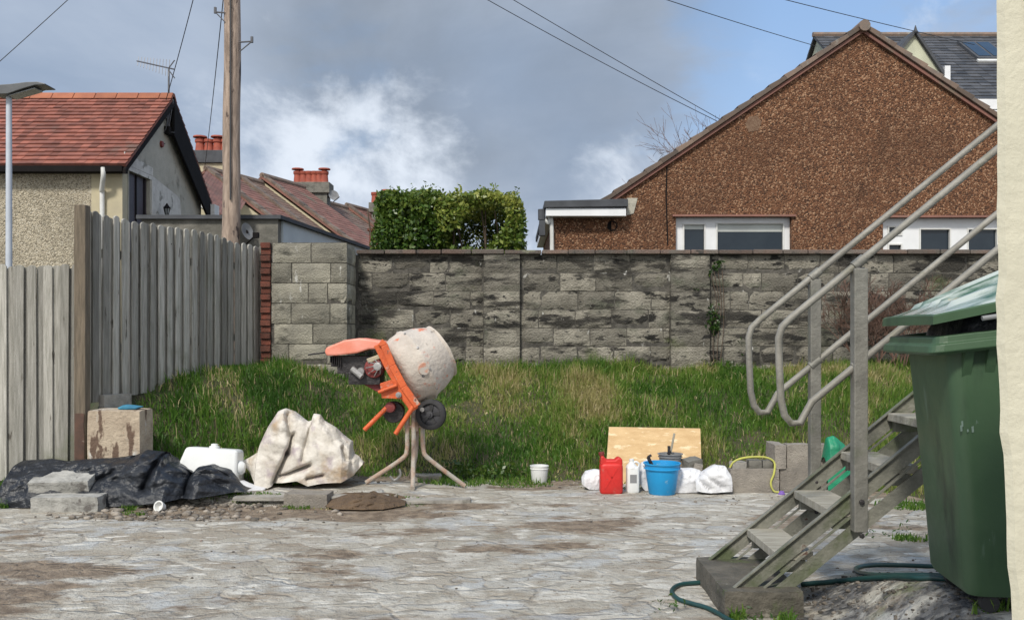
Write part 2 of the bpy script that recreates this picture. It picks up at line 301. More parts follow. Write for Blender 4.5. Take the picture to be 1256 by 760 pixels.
# ---------- ground ----------
def ground_material():
    m = bpy.data.materials.new('yard_surface'); m.use_nodes = True; nt = m.node_tree; L = nt.links.new; bs = nt.nodes['Principled BSDF']; co = node(nt, 'ShaderNodeTexCoord').outputs['Object']
    at = lambda n: node(nt, 'ShaderNodeAttribute', attribute_name=n).outputs['Fac']
    def math_(op, a, b=None, c=None):
        n = node(nt, 'ShaderNodeMath', operation=op)
        for k, v in enumerate((a, b, c)):
            if v is None: continue
            if hasattr(v, 'is_output'): L(v, n.inputs[k])
            else: n.inputs[k].default_value = v
        return n.outputs[0]
    def wm2(s_, a, b):
        n = node(nt, 'ShaderNodeMapRange'); L(s_, n.inputs[0]); n.inputs[1].default_value = a; n.inputs[2].default_value = b; return n.outputs[0]
    wn = node(nt, 'ShaderNodeTexNoise', i={'Scale': 3.0, 'Detail': 6}); L(co, wn.inputs['Vector'])
    vm = node(nt, 'ShaderNodeVectorMath', operation='MULTIPLY_ADD'); L(wn.outputs['Color'], vm.inputs[0]); vm.inputs[1].default_value = (.5,.45,0); mpg = node(nt, 'ShaderNodeMapping'); mpg.inputs['Scale'].default_value = (.75,1.25,1); L(co, mpg.inputs[0]); L(mpg.outputs[0], vm.inputs[2])
    v = node(nt, 'ShaderNodeTexVoronoi', feature='DISTANCE_TO_EDGE', i={'Scale': 4.3}); L(vm.outputs[0], v.inputs['Vector'])
    vc = node(nt, 'ShaderNodeTexVoronoi', i={'Scale': 4.3}); L(vm.outputs[0], vc.inputs['Vector']); sp = node(nt, 'ShaderNodeSeparateColor'); L(vc.outputs['Color'], sp.inputs[0])
    base = mixc(nt, sp.outputs[0], (.45,.42,.355), (.63,.605,.54)); base = mixc(nt, wm2(sp.outputs[1], .78, .9), base, (.34,.295,.235)); base = mixc(nt, wm2(sp.outputs[2], .80, .9), base, (.47,.475,.46))
    base = mixc(nt, noisef(nt, co, 5, .35, .7), base, (.35,.315,.255))
    base = mixc(nt, noisef(nt, co, 22, .55, .7, detail=8), base, (.25,.21,.165))
    crack = node(nt, 'ShaderNodeMapRange', interpolation_type='SMOOTHSTEP'); L(v.outputs[0], crack.inputs[0]); crack.inputs[1].default_value = .0; crack.inputs[2].default_value = .11; crack.inputs[3].default_value = 1; crack.inputs[4].default_value = 0
    ck = math_('MULTIPLY', math_('MULTIPLY', crack.outputs[0], noisef(nt, co, 2.6, .34, .56)), noisef(nt, co, 14, .25, .5))
    base = mixc(nt, math_('MULTIPLY', ck, .38), base, (.22,.175,.13)); base = mixc(nt, noisef(nt, co, 3.2, .5, .72, stretch=(.8,2.2,1), detail=8), base, (.30,.245,.18)); base = mixc(nt, noisef(nt, co, 6.5, .56, .66, stretch=(.7,1.6,1), detail=6), base, (.66,.63,.56)); base = mixc(nt, noisef(nt, co, 2.3, .58, .68, stretch=(.7,1.5,1), detail=5), base, (.41,.405,.39))
    dn = noisef(nt, co, 1.5, .0, 1.0, detail=9, rough=.68, stretch=(.7,1.4,1))
    dm = math_('ADD', dn, math_('MULTIPLY', at('dirt'), .34)); dr = node(nt, 'ShaderNodeMapRange', interpolation_type='SMOOTHSTEP'); L(dm, dr.inputs[0]); dr.inputs[1].default_value = .60; dr.inputs[2].default_value = .74
    dirtc = mixc(nt, noisef(nt, co, 9, .35, .65), (.29,.225,.16), (.15,.11,.075))
    dirtc = mixc(nt, noisef(nt, co, 40, .6, .7), dirtc, (.38,.33,.27))
    c = mixc(nt, dr.outputs[0], base, dirtc)
    gr = node(nt, 'ShaderNodeTexVoronoi', i={'Scale': 34}); L(co, gr.inputs['Vector']); gs = node(nt, 'ShaderNodeSeparateColor'); L(gr.outputs['Color'], gs.inputs[0])
    grc = node(nt, 'ShaderNodeValToRGB'); L(gs.outputs[0], grc.inputs[0]); e = grc.color_ramp.elements; e[0].color = (.03,.03,.031,1); e[1].color = (.19,.185,.18,1)
    gm = math_('MULTIPLY', at('gravel'), noisef(nt, co, 5, .38, .55))
    c = mixc(nt, gm, c, grc.outputs[0])
    moss = math_('MULTIPLY', at('moss'), noisef(nt, co, 7, .45, .6)); c = mixc(nt, moss, c, (.12,.14,.03))
    soil = mixc(nt, noisef(nt, co, 6, .35, .65), (.075,.062,.032), (.045,.055,.018))
    sf = math_('ADD', at('soil'), math_('MULTIPLY_ADD', noisef(nt, co, 8, .3, .7), .6, -.3)); sr = node(nt, 'ShaderNodeMapRange', interpolation_type='SMOOTHSTEP'); L(sf, sr.inputs[0]); sr.inputs[1].default_value = .35; sr.inputs[2].default_value = .65
    c = mixc(nt, sr.outputs[0], c, soil)
    L(c, bs.inputs['Base Color'])
    wet = math_('MULTIPLY', noisef(nt, co, 1.9, .54, .64, stretch=(.8,1.3,1), detail=5), math_('SUBTRACT', 1.0, sr.outputs[0]))
    rr = node(nt, 'ShaderNodeMapRange'); L(wet, rr.inputs[0]); rr.inputs[3].default_value = .85; rr.inputs[4].default_value = .40; L(rr.outputs[0], bs.inputs['Roughness'])
    hgt = math_('ADD', math_('MULTIPLY', noisef(nt, co, 26, .2, .8, detail=9), .7), math_('MULTIPLY', ck, -1.0))
    hgt = math_('ADD', hgt, math_('MULTIPLY', sp.outputs[0], .5)); hgt = math_('ADD', hgt, math_('MULTIPLY', noisef(nt, co, 90, .3, .7), .25)); hgt = math_('ADD', hgt, math_('MULTIPLY', math_('MULTIPLY', gr.outputs['Distance'], gm), -.6))
    bp = node(nt, 'ShaderNodeBump', i={'Strength': .8, 'Distance': .02}); L(hgt, bp.inputs['Height']); L(bp.outputs[0], bs.inputs['Normal'])
    return m
def axis(lo, hi, step, far):
    a = np.arange(lo, hi+1e-6, step); out = []; d = step*3; v = lo
    while v > -far: v -= d; d *= 1.5; out.append(v)
    out2 = []; d = step*3; v = hi
    while v < far: v += d; d *= 1.5; out2.append(v)
    return np.array(out[::-1]+list(a)+out2)
xs = axis(-5.2, 6.2, .035, 400); ys = axis(2.6, 11.4, .035, 400)
X, Y = np.meshgrid(xs, ys, indexing='ij'); Z = gz(X, Y)
soil = sm(Y-foot(X), -.06, .12)
soil = np.maximum(soil, sm(-X, 4.15, 4.4)*sm(Y, 6.9, 7.3))
dirt = .95*sm(Y, 6.7, 7.0)*(1-sm(Y, 7.45, 7.62))*sm(X, -3.6, -2.9)*(1-sm(X, -1.0, .2))
dirt = np.maximum(dirt, .75*sm(Y-foot(X), -.7, -.15))
dirt = np.maximum(dirt, .75*(1-sm(Y, 5.2, 6.1))*(1-sm(X, -2.75, -2.1)))
dirt = np.maximum(dirt, .55*np.exp(-((X-.15)/.8)**2-((Y-6.0)/.18)**2))
dirt = np.maximum(dirt, .6*np.exp(-((X+.9)/.5)**2-((Y-5.4)/.4)**2))
dirt = np.maximum(dirt, .5*sm(X, 2.4, 3.2)*sm(Y, 6.4, 7.0))
dirt = np.maximum(dirt, .45*sm(Y, 6.2, 6.5)*(1-sm(Y, 6.9, 7.2))*sm(X, -1.5, 0))
gravel = sm(X, 1.25, 1.5)*(1-sm(Y, 4.75, 5.0))
moss = np.exp(-((X-2.0)/.25)**2-((Y-4.25)/.1)**2)
npobj('ground', np.stack([X, Y, Z], -1), gridquads(len(xs), len(ys)), ground_material(), smooth=True, attrs={'soil': soil, 'dirt': dirt, 'gravel': gravel, 'moss': moss}, kind='structure')

# ---------- sky ----------
w = bpy.data.worlds.new('World'); SC.world = w; w.use_nodes = True; nt = w.node_tree; L = nt.links.new
SUN_EL, SUN_AZ = 46, 202        # azimuth measured clockwise from +Y: behind the camera
bg = nt.nodes['Background']; sky = node(nt, 'ShaderNodeTexSky', sky_type='NISHITA'); sky.sun_disc = False
sky.sun_elevation = math.radians(SUN_EL); sky.sun_rotation = math.radians(SUN_AZ)
co = node(nt, 'ShaderNodeTexCoord').outputs['Generated']; sep = node(nt, 'ShaderNodeSeparateXYZ'); L(co, sep.inputs[0])
def wm(op, a, b=None, c=None, cl=False):
    n = node(nt, 'ShaderNodeMath', operation=op); n.use_clamp = cl
    for k, v in enumerate((a, b, c)):
        if v is None: continue
        if hasattr(v, 'is_output'): L(v, n.inputs[k])
        else: n.inputs[k].default_value = v
    return n.outputs[0]
wz = wm('MAXIMUM', sep.outputs[2], -.05)
dv = wm('ADD', wz, .22); cx = wm('DIVIDE', sep.outputs[0], dv); cy = wm('DIVIDE', sep.outputs[1], dv)
cmb = node(nt, 'ShaderNodeCombineXYZ'); L(cx, cmb.inputs[0]); L(cy, cmb.inputs[1])
def cn(scale, lo, hi, off=0, detail=7, rough=.55, dist=.3, src=None):
    mp = node(nt, 'ShaderNodeMapping'); mp.inputs['Location'].default_value = (off, off*.7, off); L(src or cmb.outputs[0], mp.inputs[0])
    return noisef(nt, mp.outputs[0], scale, lo, hi, detail, None, rough, dist)
def blob(px, py, r0, r1):          # a patch of sky around one direction: 1 inside r0 radians, 0 beyond r1
    d = Vector(((px-HX)/F, 1, (HY-py)/F)).normalized()
    dp = node(nt, 'ShaderNodeVectorMath', operation='DOT_PRODUCT'); nr = node(nt, 'ShaderNodeVectorMath', operation='NORMALIZE'); L(co, nr.inputs[0]); L(nr.outputs[0], dp.inputs[0]); dp.inputs[1].default_value = d
    r = node(nt, 'ShaderNodeMapRange', interpolation_type='SMOOTHSTEP'); L(dp.outputs['Value'], r.inputs[0]); r.inputs[1].default_value = math.cos(r1); r.inputs[2].default_value = math.cos(r0); return r.outputs[0]
K = 10.0
blue = mixc(nt, wm('MULTIPLY', wz, 2.2, cl=True), (.31*K,.42*K,.57*K), (.165*K,.285*K,.50*K))
blue = mixc(nt, .12, blue, sky.outputs[0])
grey = mixc(nt, cn(1.3, .3, .7, 3.1), (.20*K,.255*K,.345*K), (.31*K,.36*K,.44*K))
g_mask = wm('ADD', wm('MULTIPLY', cn(1.7, .3, .72, 9.2, detail=8, rough=.6), .85), wm('MULTIPLY', wm('ADD', blob(600, 20, .12, .42), blob(120, 60, .1, .3)), .75))
g_mask = wm('SUBTRACT', g_mask, wm('MULTIPLY', blob(395, 110, .0, .12), .85))
g_mask = wm('SUBTRACT', g_mask, wm('MULTIPLY', blob(930, 40, .01, .14), .5))
gr_ = node(nt, 'ShaderNodeMapRange', interpolation_type='SMOOTHSTEP'); L(g_mask, gr_.inputs[0]); gr_.inputs[1].default_value = .30; gr_.inputs[2].default_value = .95
skyc = mixc(nt, gr_.outputs[0], blue, grey)
dk = wm('MULTIPLY', wm('ADD', blob(650, 40, .06, .26), blob(470, 30, .02, .2), cl=True), cn(3.0, .15, .75, 4.4, detail=7, src=co)); skyc = mixc(nt, wm('MULTIPLY', dk, .9), skyc, (.15*K,.178*K,.22*K))
wmask = cn(6.5, .34, .70, 1.7, detail=9, rough=.6, dist=.35, src=co)
bias = wm('ADD', wm('MULTIPLY', blob(385, 225, .0, .20), .42), wm('MULTIPLY', blob(545, 150, .0, .12), .34))
bias = wm('ADD', bias, wm('MULTIPLY', blob(945, 85, .0, .06), .42)); bias = wm('ADD', bias, wm('MULTIPLY', blob(760, 225, .02, .10), .35))
bias = wm('ADD', bias, wm('MULTIPLY', blob(660, 300, .03, .20), .45)); bias = wm('ADD', bias, wm('MULTIPLY', blob(450, 200, .0, .12), .2))
bias = wm('SUBTRACT', bias, wm('MULTIPLY', blob(620, 30, .14, .26), .5)); bias = wm('SUBTRACT', bias, wm('MULTIPLY', blob(100, 60, .1, .24), .35))
wsum = wm('ADD', wm('MULTIPLY', wmask, .80), bias); wr = node(nt, 'ShaderNodeMapRange', interpolation_type='SMOOTHSTEP'); L(wsum, wr.inputs[0]); wr.inputs[1].default_value = .34; wr.inputs[2].default_value = 1.15
skyc = mixc(nt, wr.outputs[0], skyc, (.50*K,.545*K,.61*K))
back = node(nt, 'ShaderNodeMapRange', interpolation_type='SMOOTHSTEP'); L(sep.outputs[1], back.inputs[0]); back.inputs[1].default_value = .25; back.inputs[2].default_value = -.5
skyc = mixc(nt, wm('MULTIPLY', back.outputs[0], .85), skyc, mixc(nt, cn(2.0, .3, .7, 5.5), (.50*K,.53*K,.57*K), (.74*K,.74*K,.74*K)))
L(skyc, bg.inputs[0]); bg.inputs[1].default_value = .1
sd = bpy.data.lights.new('sun', 'SUN'); sd.energy = 2.1; sd.angle = math.radians(9); sd.color = (1, .95, .86)
so = bpy.data.objects.new('sun', sd); COL.objects.link(so)
a, e = math.radians(SUN_AZ), math.radians(SUN_EL)
dirv = Vector((math.sin(a)*math.cos(e), math.cos(a)*math.cos(e), math.sin(e)))
so.rotation_euler = dirv.to_track_quat('Z', 'Y').to_euler(); so.location = dirv*30

cam = bpy.data.cameras.new('camera'); co_ = bpy.data.objects.new('camera', cam); COL.objects.link(co_); SC.camera = co_
cam.sensor_width = 36; cam.lens = F/1256*36; cam.shift_y = 30/1256; cam.clip_start = .05; cam.clip_end = 2000
co_.location = (0, 0, CH); co_.rotation_euler = (math.radians(90), 0, 0)
SC.view_settings.view_transform = 'Standard'; SC.view_settings.look = 'None'; SC.view_settings.exposure = .68; SC.view_settings.gamma = 1
SC.render.resolution_x = 1024; SC.render.resolution_y = 619
# ================= BLOCK WALL =================
def blocks(mb, x0, x1, yf, z0, rows, ch=.225, bl=.45, depth=.2, rough=1.0, stack=False, seed=0, half=None, nx=0, shift=None):
    """courses of chamfered blocks facing -Y; random set-back, eroded arrises"""
    r = random.Random(seed)
    for k in range(rows):
        za = z0+k*ch; zb = za+ch-.009
        off = 0 if stack else (bl/2 if k % 2 else 0)
        x = x0-off+ (0 if stack else r.uniform(-.05, .05)); 
        while x < x1-.03:
            w_ = bl*(1 if stack else r.choice((1, 1, 1, 1, .5, .98)))
            a = max(x, x0); b = min(x+w_, x1); x += w_
            if b-a < .06:
                continue
            back = r.uniform(0, .014)*rough; tone = r.random()**.8
            subs = 5; nv = 4
            us = np.linspace(a+.005, b-.005, subs+1); vs = np.linspace(za, zb, nv+1); pts = []
            ero = r.random() < .3*rough
            for i, u in enumerate(us):
                for j, v in enumerate(vs):
                    edge = (i in (0, subs)) or (j in (0, nv))
                    d = back+(.014 if edge else 0)+r.uniform(0, .007)*rough
                    if ero and j == 0: d += r.uniform(.02, .05)
                    if ero and j == 1: d += r.uniform(0, .018)
                    pts.append((u+r.uniform(-.004, .004)*rough, yf+d, v+r.uniform(-.004, .004)*rough))
            n = nv+1; fs = [(i*n+j, (i+1)*n+j, (i+1)*n+j+1, i*n+j+1) for i in range(subs) for j in range(nv)]
            m0 = len(pts)
            # back rim
            rim = [i*n for i in range(subs+1)]+[subs*n+j for j in range(1, n)]+[i*n+nv for i in range(subs-1, -1, -1)]+[j for j in range(nv-1, 0, -1)]
            for q in rim: pts.append((pts[q][0], yf+depth*.4, pts[q][2]))
            fs += [(rim[q], rim[(q+1) % len(rim)], m0+(q+1) % len(rim), m0+q) for q in range(len(rim))]
            mb.add(pts, fs, tone)
wall = T('block_boundary_wall', 'long weathered grey concrete block garden wall with black lichen stains behind the grassy bank', 'wall', (0, 11.1, 1.0))
mb = MB(); blocks(mb, -1.9, -.35, 11.0, .83, 7, seed=3); blocks(mb, .1, 1.94, 11.0, .83, 7, seed=4); blocks(mb, 2.42, 7.8, 11.0, .83, 7, seed=5)
obj('blockwork', mb, m_block, wall)
for a, b, sd_ in ((-.35, .1, 8), (1.94, 2.42, 9)):
    mb = MB(); blocks(mb, a, b, 10.935, .83, 7, bl=b-a, stack=True, seed=sd_, rough=.8); mb.box((a+.005, 10.955, .8), (b-.005, 11.18, 2.4), t=.3)
    obj('pier', mb, m_block, wall)
mb = MB(); mb.box((-2.3, 11.028, .7), (7.8, 11.2, 2.398)); obj('mortar_core', mb, m_mortar, wall)
mb = MB(); x = -1.9
while x < 7.8:
    l_ = random.uniform(.30, .46); z_ = random.uniform(-.004, .006)
    mb.box((x, 10.925+random.uniform(0, .012), 2.402), (min(x+l_-.012, 7.8), 11.235, 2.452+z_), t=random.random()); x += l_
obj('coping', mb, m_cope, wall, bevel=.008)
fw = T('block_end_wall', 'shorter cleaner concrete block wall section standing forward between fence and long wall', 'wall', (-2.35, 10.45, 1.0))
mb = MB(); blocks(mb, -2.785, -1.905, 10.35, .85, 7, ch=.2335, seed=21, rough=.5)
obj('blockwork', mb, m_block2, fw)
sd2 = MB(); blocks(sd2, 10.362, 11.0, 0, .85, 7, ch=.2335, bl=.42, seed=22, rough=.5)     # return face, turned to +X
mb = MB(); mb.v = [(-1.9-d, u, v) for u, d, v in sd2.v]; mb.f = sd2.f; mb.c = sd2.c
obj('return_blockwork', mb, m_block2, fw)
mb = MB(); mb.box((-2.785, 10.38, .7), (-1.93, 11.0, 2.482)); obj('mortar_core', mb, m_mortar, fw)
bp_ = T('brick_pier', 'narrow toothed red brick pier at the fence end beside the cleaner block wall', 'pier', (-2.84, 10.5, 1.0))
mb = MB()
for k in range(22):
    o_ = .0 if k % 2 else .028
    mb.box((-2.90, 10.33+o_, .85+k*.0745), (-2.79, 10.6, .85+k*.0745+.064), t=random.random())
obj('bricks', mb, m_redbrick, bp_, bevel=.004); mb = MB(); mb.box((-2.885, 10.37, .75), (-2.795, 10.58, 2.47)); obj('mortar_core', mb, m_mortar, bp_)

# ================= FENCES =================
def picket_fence(name, label, A, B, top, pitch, wdt, seed, posts, basef, topf=None):
    A = Vector(A); B = Vector(B); d = (B-A); Ln = d.length; d.normalize(); nrm = Vector((d.y, -d.x, 0))
    t = T(name, label, 'fence', (A.x, A.y, g(A.x, A.y)))
    r = random.Random(seed); mb = MB(); s_ = .0; kk = 0
    while s_ < Ln-.02:
        back = kk % 2; kk += 1; w_ = (wdt if not back else wdt*1.25)+r.uniform(-.006, .006); o = A+d*(s_-(.012 if back else 0))-nrm*(.026 if back else 0)+nrm*r.uniform(0, .006); zt = top+(topf(s_/Ln) if topf else 0)+r.uniform(-.012, .012)-(.015 if back else 0); zb = basef(s_/Ln)
        lean = r.uniform(-.008, .008); u = d; n = nrm; th = .018
        prof = [(0, zb), (w_, zb), (w_, zt-.022), (w_*.82, zt-.006), (w_*.5, zt), (w_*.2, zt-.005), (0, zt-.022)]
        poly = [o+u*(p+lean*(q-zb))+Vector((0, 0, q)) for p, q in prof]
        mb.prism([Vector((p.x, p.y, p.z)) for p in poly], -n*th, t=r.random()); s_ += pitch+r.uniform(-.004, .004)
    obj('pickets', mb, m_fence, t, bevel=.003)
    for zf in (.25, .78):
        mb = MB(); a = A-nrm*.056; b = B-nrm*.056; za = basef(0)+(top-basef(0))*zf; zb = basef(1)+(top-basef(1))*zf
        mb.prism([a+Vector((0,0,za)), b+Vector((0,0,zb)), b+Vector((0,0,zb+.08)), a+Vector((0,0,za+.08))], -nrm*.04); obj('rail', mb, m_post, t)
    for f, ztop, zbot, w_, out in posts:
        o = A+d*(Ln*f)-nrm*(out); mb = MB(); mb.box((o.x-w_/2, o.y-w_/2, zbot), (o.x+w_/2, o.y+w_/2, ztop)); obj('post', mb, m_post, t, bevel=.006)
    return t
fa = (-3.80, 7.93, 0); fb = (-2.915, 10.62, 0)
picket_fence('picket_fence', 'tall weathered silver timber picket fence running back to the brick pier', fa, fb, 2.49, .062, .074, 5,
             [(0.0, 2.56, .02, .10, .0), (.5, 2.3, .6, .09, .09), (.97, 2.3, .7, .09, .09)], lambda f: .80+.2*f, lambda f: .05-.08*f-.015*math.sin(f*9))
picket_fence('picket_fence', 'lower weathered timber picket fence in front of the lamp post at the left edge', (-5.4, 7.98, 0), (-3.865, 7.98, 0), 2.04, .068, .080, 6,
             [(.25, 1.95, 0, .09, .09), (.93, 1.95, 0, .09, .09)], lambda f: .12)

# ================= ROOF HELPER =================
def slope(mb, e0, e1, r0, r1, rows, cols, lift=.03, under=.05, seed=0):
    e0, e1, r0, r1 = map(Vector, (e0, e1, r0, r1)); n = (e1-e0).cross(r0-e0).normalized()
    if n.z < 0: n = -n
    r = random.Random(seed)
    for i in range(rows):
        a = i/rows; b = (i+1)/rows
        for j in range(cols):
            u, v = j/cols, (j+1)/cols; jit = n*r.uniform(-.004, .004)
            def q(s_, t_, h): return (e0.lerp(e1, s_)).lerp(r0.lerp(r1, s_), t_)+n*h+jit
            p = [q(u, a, lift), q(v, a, lift), q(v, b, .002), q(u, b, .002), q(u, a, -.004), q(v, a, -.004)]
            mb.add(p, [(0,1,2,3), (4,5,1,0)], r.random())
    c = [e0-n*.006, e1-n*.006, r1-n*.006, r0-n*.006]; mb.prism(c, -n*under, t=.3)

# ================= PEBBLEDASH BUNGALOW =================
YB = 15.0; k_ = F/YB; bx = lambda px: (px-HX)/k_; bz = lambda py: CH+(HY-py)/k_
bung = T('pebbledash_bungalow', 'brown pebbledash bungalow with a wide gable and white windows behind the block wall', 'house', (5.85, YB+4, 1.0))
ap = (bx(1057), bz(38)); el = (bx(750), bz(243)); er = (2*ap[0]-el[0], el[1])
def gx(z): return el[0]+(z-el[1])/(ap[1]-el[1])*(ap[0]-el[0])
w1 = (bx(829), bx(971), bz(266)); w2 = (bx(1083), bx(1262), bz(267)); zs = 2.30; zh = w1[2]
mb = MB(); t_ = .3
zb_ = .9
for a, b in ((el[0], w1[0]), (w1[1], w2[0]), (w2[1], er[0])): mb.box((a, YB, zb_), (b, YB+t_, zh))
for a, b in ((w1[0], w1[1]), (w2[0], w2[1])): mb.box((a, YB, zb_), (b, YB+t_, zs))
mb.prism([(el[0], YB, zh), (er[0], YB, zh), (er[0], YB, er[1]), (ap[0], YB, ap[1]), (el[0], YB, el[1])], (0, t_, 0))
mb.box((el[0], YB+t_, zb_), (el[0]+.3, YB+9, el[1])); mb.box((er[0]-.3, YB+t_, zb_), (er[0], YB+9, er[1]))
obj('gable_wall', mb, m_pebble, bung)
mb = MB(); slope(mb, (el[0]-.18, YB-.06, el[1]-.13), (el[0]-.18, YB+9.2, el[1]-.13), (ap[0], YB-.06, ap[1]+.02), (ap[0], YB+9.2, ap[1]+.02), 14, 24, .035, .05, 1)
slope(mb, (er[0]+.18, YB-.06, er[1]-.13), (er[0]+.18, YB+9.2, er[1]-.13), (ap[0], YB-.06, ap[1]+.02), (ap[0], YB+9.2, ap[1]+.02), 14, 24, .035, .05, 2)
roof_b = obj('roof', mb, m_browntile, bung)
mb = MB()
for sgn, E_ in ((1, (el[0]-.2, el[1]-.12)), (-1, (er[0]+.2, er[1]-.12))):
    N = 17; ux = (ap[0]-E_[0]); uz = (ap[1]+.05-E_[1]); Lh = math.hypot(ux, uz); dx, dz = ux/Lh, uz/Lh; nx_, nz_ = (-dz, dx) if sgn > 0 else (dz, -dx)
    if nz_ < 0: nx_, nz_ = -nx_, -nz_
    for i in range(N):
        a = Lh*i/N; b = Lh*(i+1.06)/N; h0 = .075; h1 = .045
        p = [(E_[0]+dx*a-nx_*.02, YB-.10, E_[1]+dz*a-nz_*.02), (E_[0]+dx*b-nx_*.02, YB-.10, E_[1]+dz*b-nz_*.02), (E_[0]+dx*b+nx_*h1, YB-.10, E_[1]+dz*b+nz_*h1), (E_[0]+dx*a+nx_*h0, YB-.10, E_[1]+dz*a+nz_*h0)]
        mb.prism(p, (0, .26, 0), t=random.random())
obj('verge_tiles', mb, m_verge, bung, bevel=.008)
mb = MB(); mb.tube([(ap[0], YB-.14, ap[1]+.05), (ap[0], YB+9.2, ap[1]+.05)], .095, 12); obj('ridge_tile', mb, m_verge, bung)
def upvc(parent, x0, x1, z0, z1, yf, divs, blind=0, name='window', fr=.07):
    """divs: list of (x0,x1,z0,z1) panes"""
    f = MB(); dpt = .07; yy = yf+.11
    xs_ = sorted(set([x0, x1]+[v for d_ in divs for v in d_[:2]])); 
    cells = []
    zs_ = sorted(set([z0, z1]+[v for d_ in divs for v in d_[2:]]))
    for i in range(len(xs_)-1):
        for j in range(len(zs_)-1):
            cx_, cz_ = (xs_[i]+xs_[i+1])/2, (zs_[j]+zs_[j+1])/2
            if not any(d_[0] < cx_ < d_[1] and d_[2] < cz_ < d_[3] for d_ in divs): f.box((xs_[i], yy, zs_[j]), (xs_[i+1], yy+dpt, zs_[j+1]))
    fo = obj(name, f, m_white, parent)
    for d_ in divs:
        gm_ = MB(); gm_.box((d_[0]-.01, yy+.035, d_[2]-.01), (d_[1]+.01, yy+.045, d_[3]+.01)); gp = obj('pane', gm_, m_glass, fo)
        b_ = MB(); w_ = .022
        for q in ((d_[0], d_[1], d_[2], d_[2]+w_), (d_[0], d_[1], d_[3]-w_, d_[3]), (d_[0], d_[0]+w_, d_[2]+w_, d_[3]-w_), (d_[1]-w_, d_[1], d_[2]+w_, d_[3]-w_)):
            b_.box((q[0], yy-.018, q[2]), (q[1], yy+.034, q[3]))
        obj('sash', b_, m_whitep, fo)
    return fo
W1 = upvc(bung, w1[0], w1[1], zs, zh, YB, [(bx(839), bx(867), 2.42, bz(273)), (bx(880), bx(964), 2.42, bz(272))])
mb = MB(); mb.box((bx(880), YB+.138, bz(283)), (bx(964), YB+.143, bz(272))); obj('blind', mb, m_blind, W1)
mb = MB(); mb.box((bx(839), YB+.138, bz(280)), (bx(867), YB+.143, bz(273))); obj('blind', mb, m_blind, W1)
W2 = upvc(bung, w2[0], w2[1], zs, w2[2], YB, [(bx(1092), bx(1110), bz(288), bz(276)), (bx(1092), bx(1110), 2.45, bz(298)), (bx(1131), bx(1170), 2.45, bz(279)), (bx(1190), bx(1228), 2.45, bz(279)), (bx(1240), bx(1256), 2.45, bz(279))])
for wa_, za_ in ((w1, zh), (w2, w2[2])): mb = MB(); mb.box((wa_[0]-.06, YB-.05, za_+.002), (wa_[1]+.06, YB+.1, za_+.035)); obj('drip_strip', mb, m_browntile, bung)
# repaired patch, crack line and vent
mb = MB()
pp = [(bx(918)+.0, bz(162)), (bx(930), bz(160)), (bx(934), bz(150)), (bx(929), bz(142)), (bx(919), bz(143)), (bx(914), bz(152))]
mb.prism([(x_, YB-.006, z_) for x_, z_ in pp], (0, .01, 0)); obj('repair_patch', mb, M('bleached_pebble', (.20,.13,.085), (.12,.065,.038), 30, .9), bung)
mb = MB(); mb.tube([(bx(818), YB-.004, bz(205)), (bx(817), YB-.004, bz(240)), (bx(819), YB-.004, bz(300))], .012, 5); obj('crack_joint', mb, m_black, bung)
# flat-roofed side extension
ex0 = bx(679)
mb = MB(); mb.box((ex0, YB+.02, .9), (el[0]-.005, YB+5, bz(266))); obj('extension_wall', mb, m_pebble, bung)
mb = MB(); mb.prism([(bx(769), YB-.014, bz(264)), (bx(777), YB-.014, bz(262)), (bx(782), YB-.014, bz(243)), (bx(769), YB-.014, bz(243))], (0, .03, 0)); obj('render_corner', mb, m_render, bung)
mb = MB(); mb.box((bx(669), YB-.22, bz(267)), (bx(766), YB+5.2, bz(257.5))); obj('fascia', mb, m_white, bung, bevel=.006)
mb = MB(); mb.prism([(bx(667), YB-.26, bz(257.3)), (bx(768), YB-.26, bz(256)), (bx(768), YB-.26, bz(246.5)), (bx(667), YB-.26, bz(249))], (0, 5.5, 0)); obj('felt_roof', mb, m_felt, bung, bevel=.01)
mb = MB(); mb.lathe((bx(751), YB+.015, bz(277)), (0, -1, 0), [(0, .085), (.03, .085), (.032, .07), (.01, .065)], 20, caps=(True, False)); obj('vent', mb, m_black, bung, smooth=True)
mb = MB(); mb.tube([(bx(664), YB-.12, bz(258)), (bx(664), YB-.12, bz(271))], .06, 8); mb.box((bx(661), YB-.2, bz(290)), (bx(668), YB-.05, bz(272))); obj('hopper', mb, m_felt, bung)
mb = MB(); mb.tube(bez([(bx(663), YB-.1, bz(268)), (bx(672), YB-.08, bz(274)), (bx(676.5), YB-.06, bz(280)), (bx(676.5), YB-.06, 1.2)], 6), .035, 8); obj('downpipe', mb, m_whitep, bung, smooth=True)

# ================= SLATE HOUSE BEHIND =================
YS = 25.0
sh = T('slate_roof_house', 'taller house with a grey slate roof and skylight rising behind the pebbledash gable', 'house', (14, YS+4, 1.2))
sx = lambda px, Y: (px-HX)/F*Y
ez = CH+(HY-122)/F*YS; rz_ = CH+(HY-44)/F*(YS+4.5)
xl = sx(998, YS+4.5)
mb = MB(); slope(mb, (xl, YS, ez), (xl+12, YS, ez), (xl, YS+4.5, rz_), (xl+12, YS+4.5, rz_), 22, 40, .02, .06, 5)
slope(mb, (xl, YS+9, ez), (xl+12, YS+9, ez), (xl, YS+4.5, rz_), (xl+12, YS+4.5, rz_), 14, 20, .02, .06, 6); obj('roof', mb, m_slate, sh)
mb = MB(); mb.box((xl+.1, YS+.3, 1.0), (xl+11.9, YS+8.7, ez-.02)); mb.prism([(xl+.12, YS+.3, ez-.02), (xl+.12, YS+8.7, ez-.02), (xl+.12, YS+4.5, rz_-.12)], (11.7, 0, 0)); obj('wall', mb, m_creamfar2, sh)
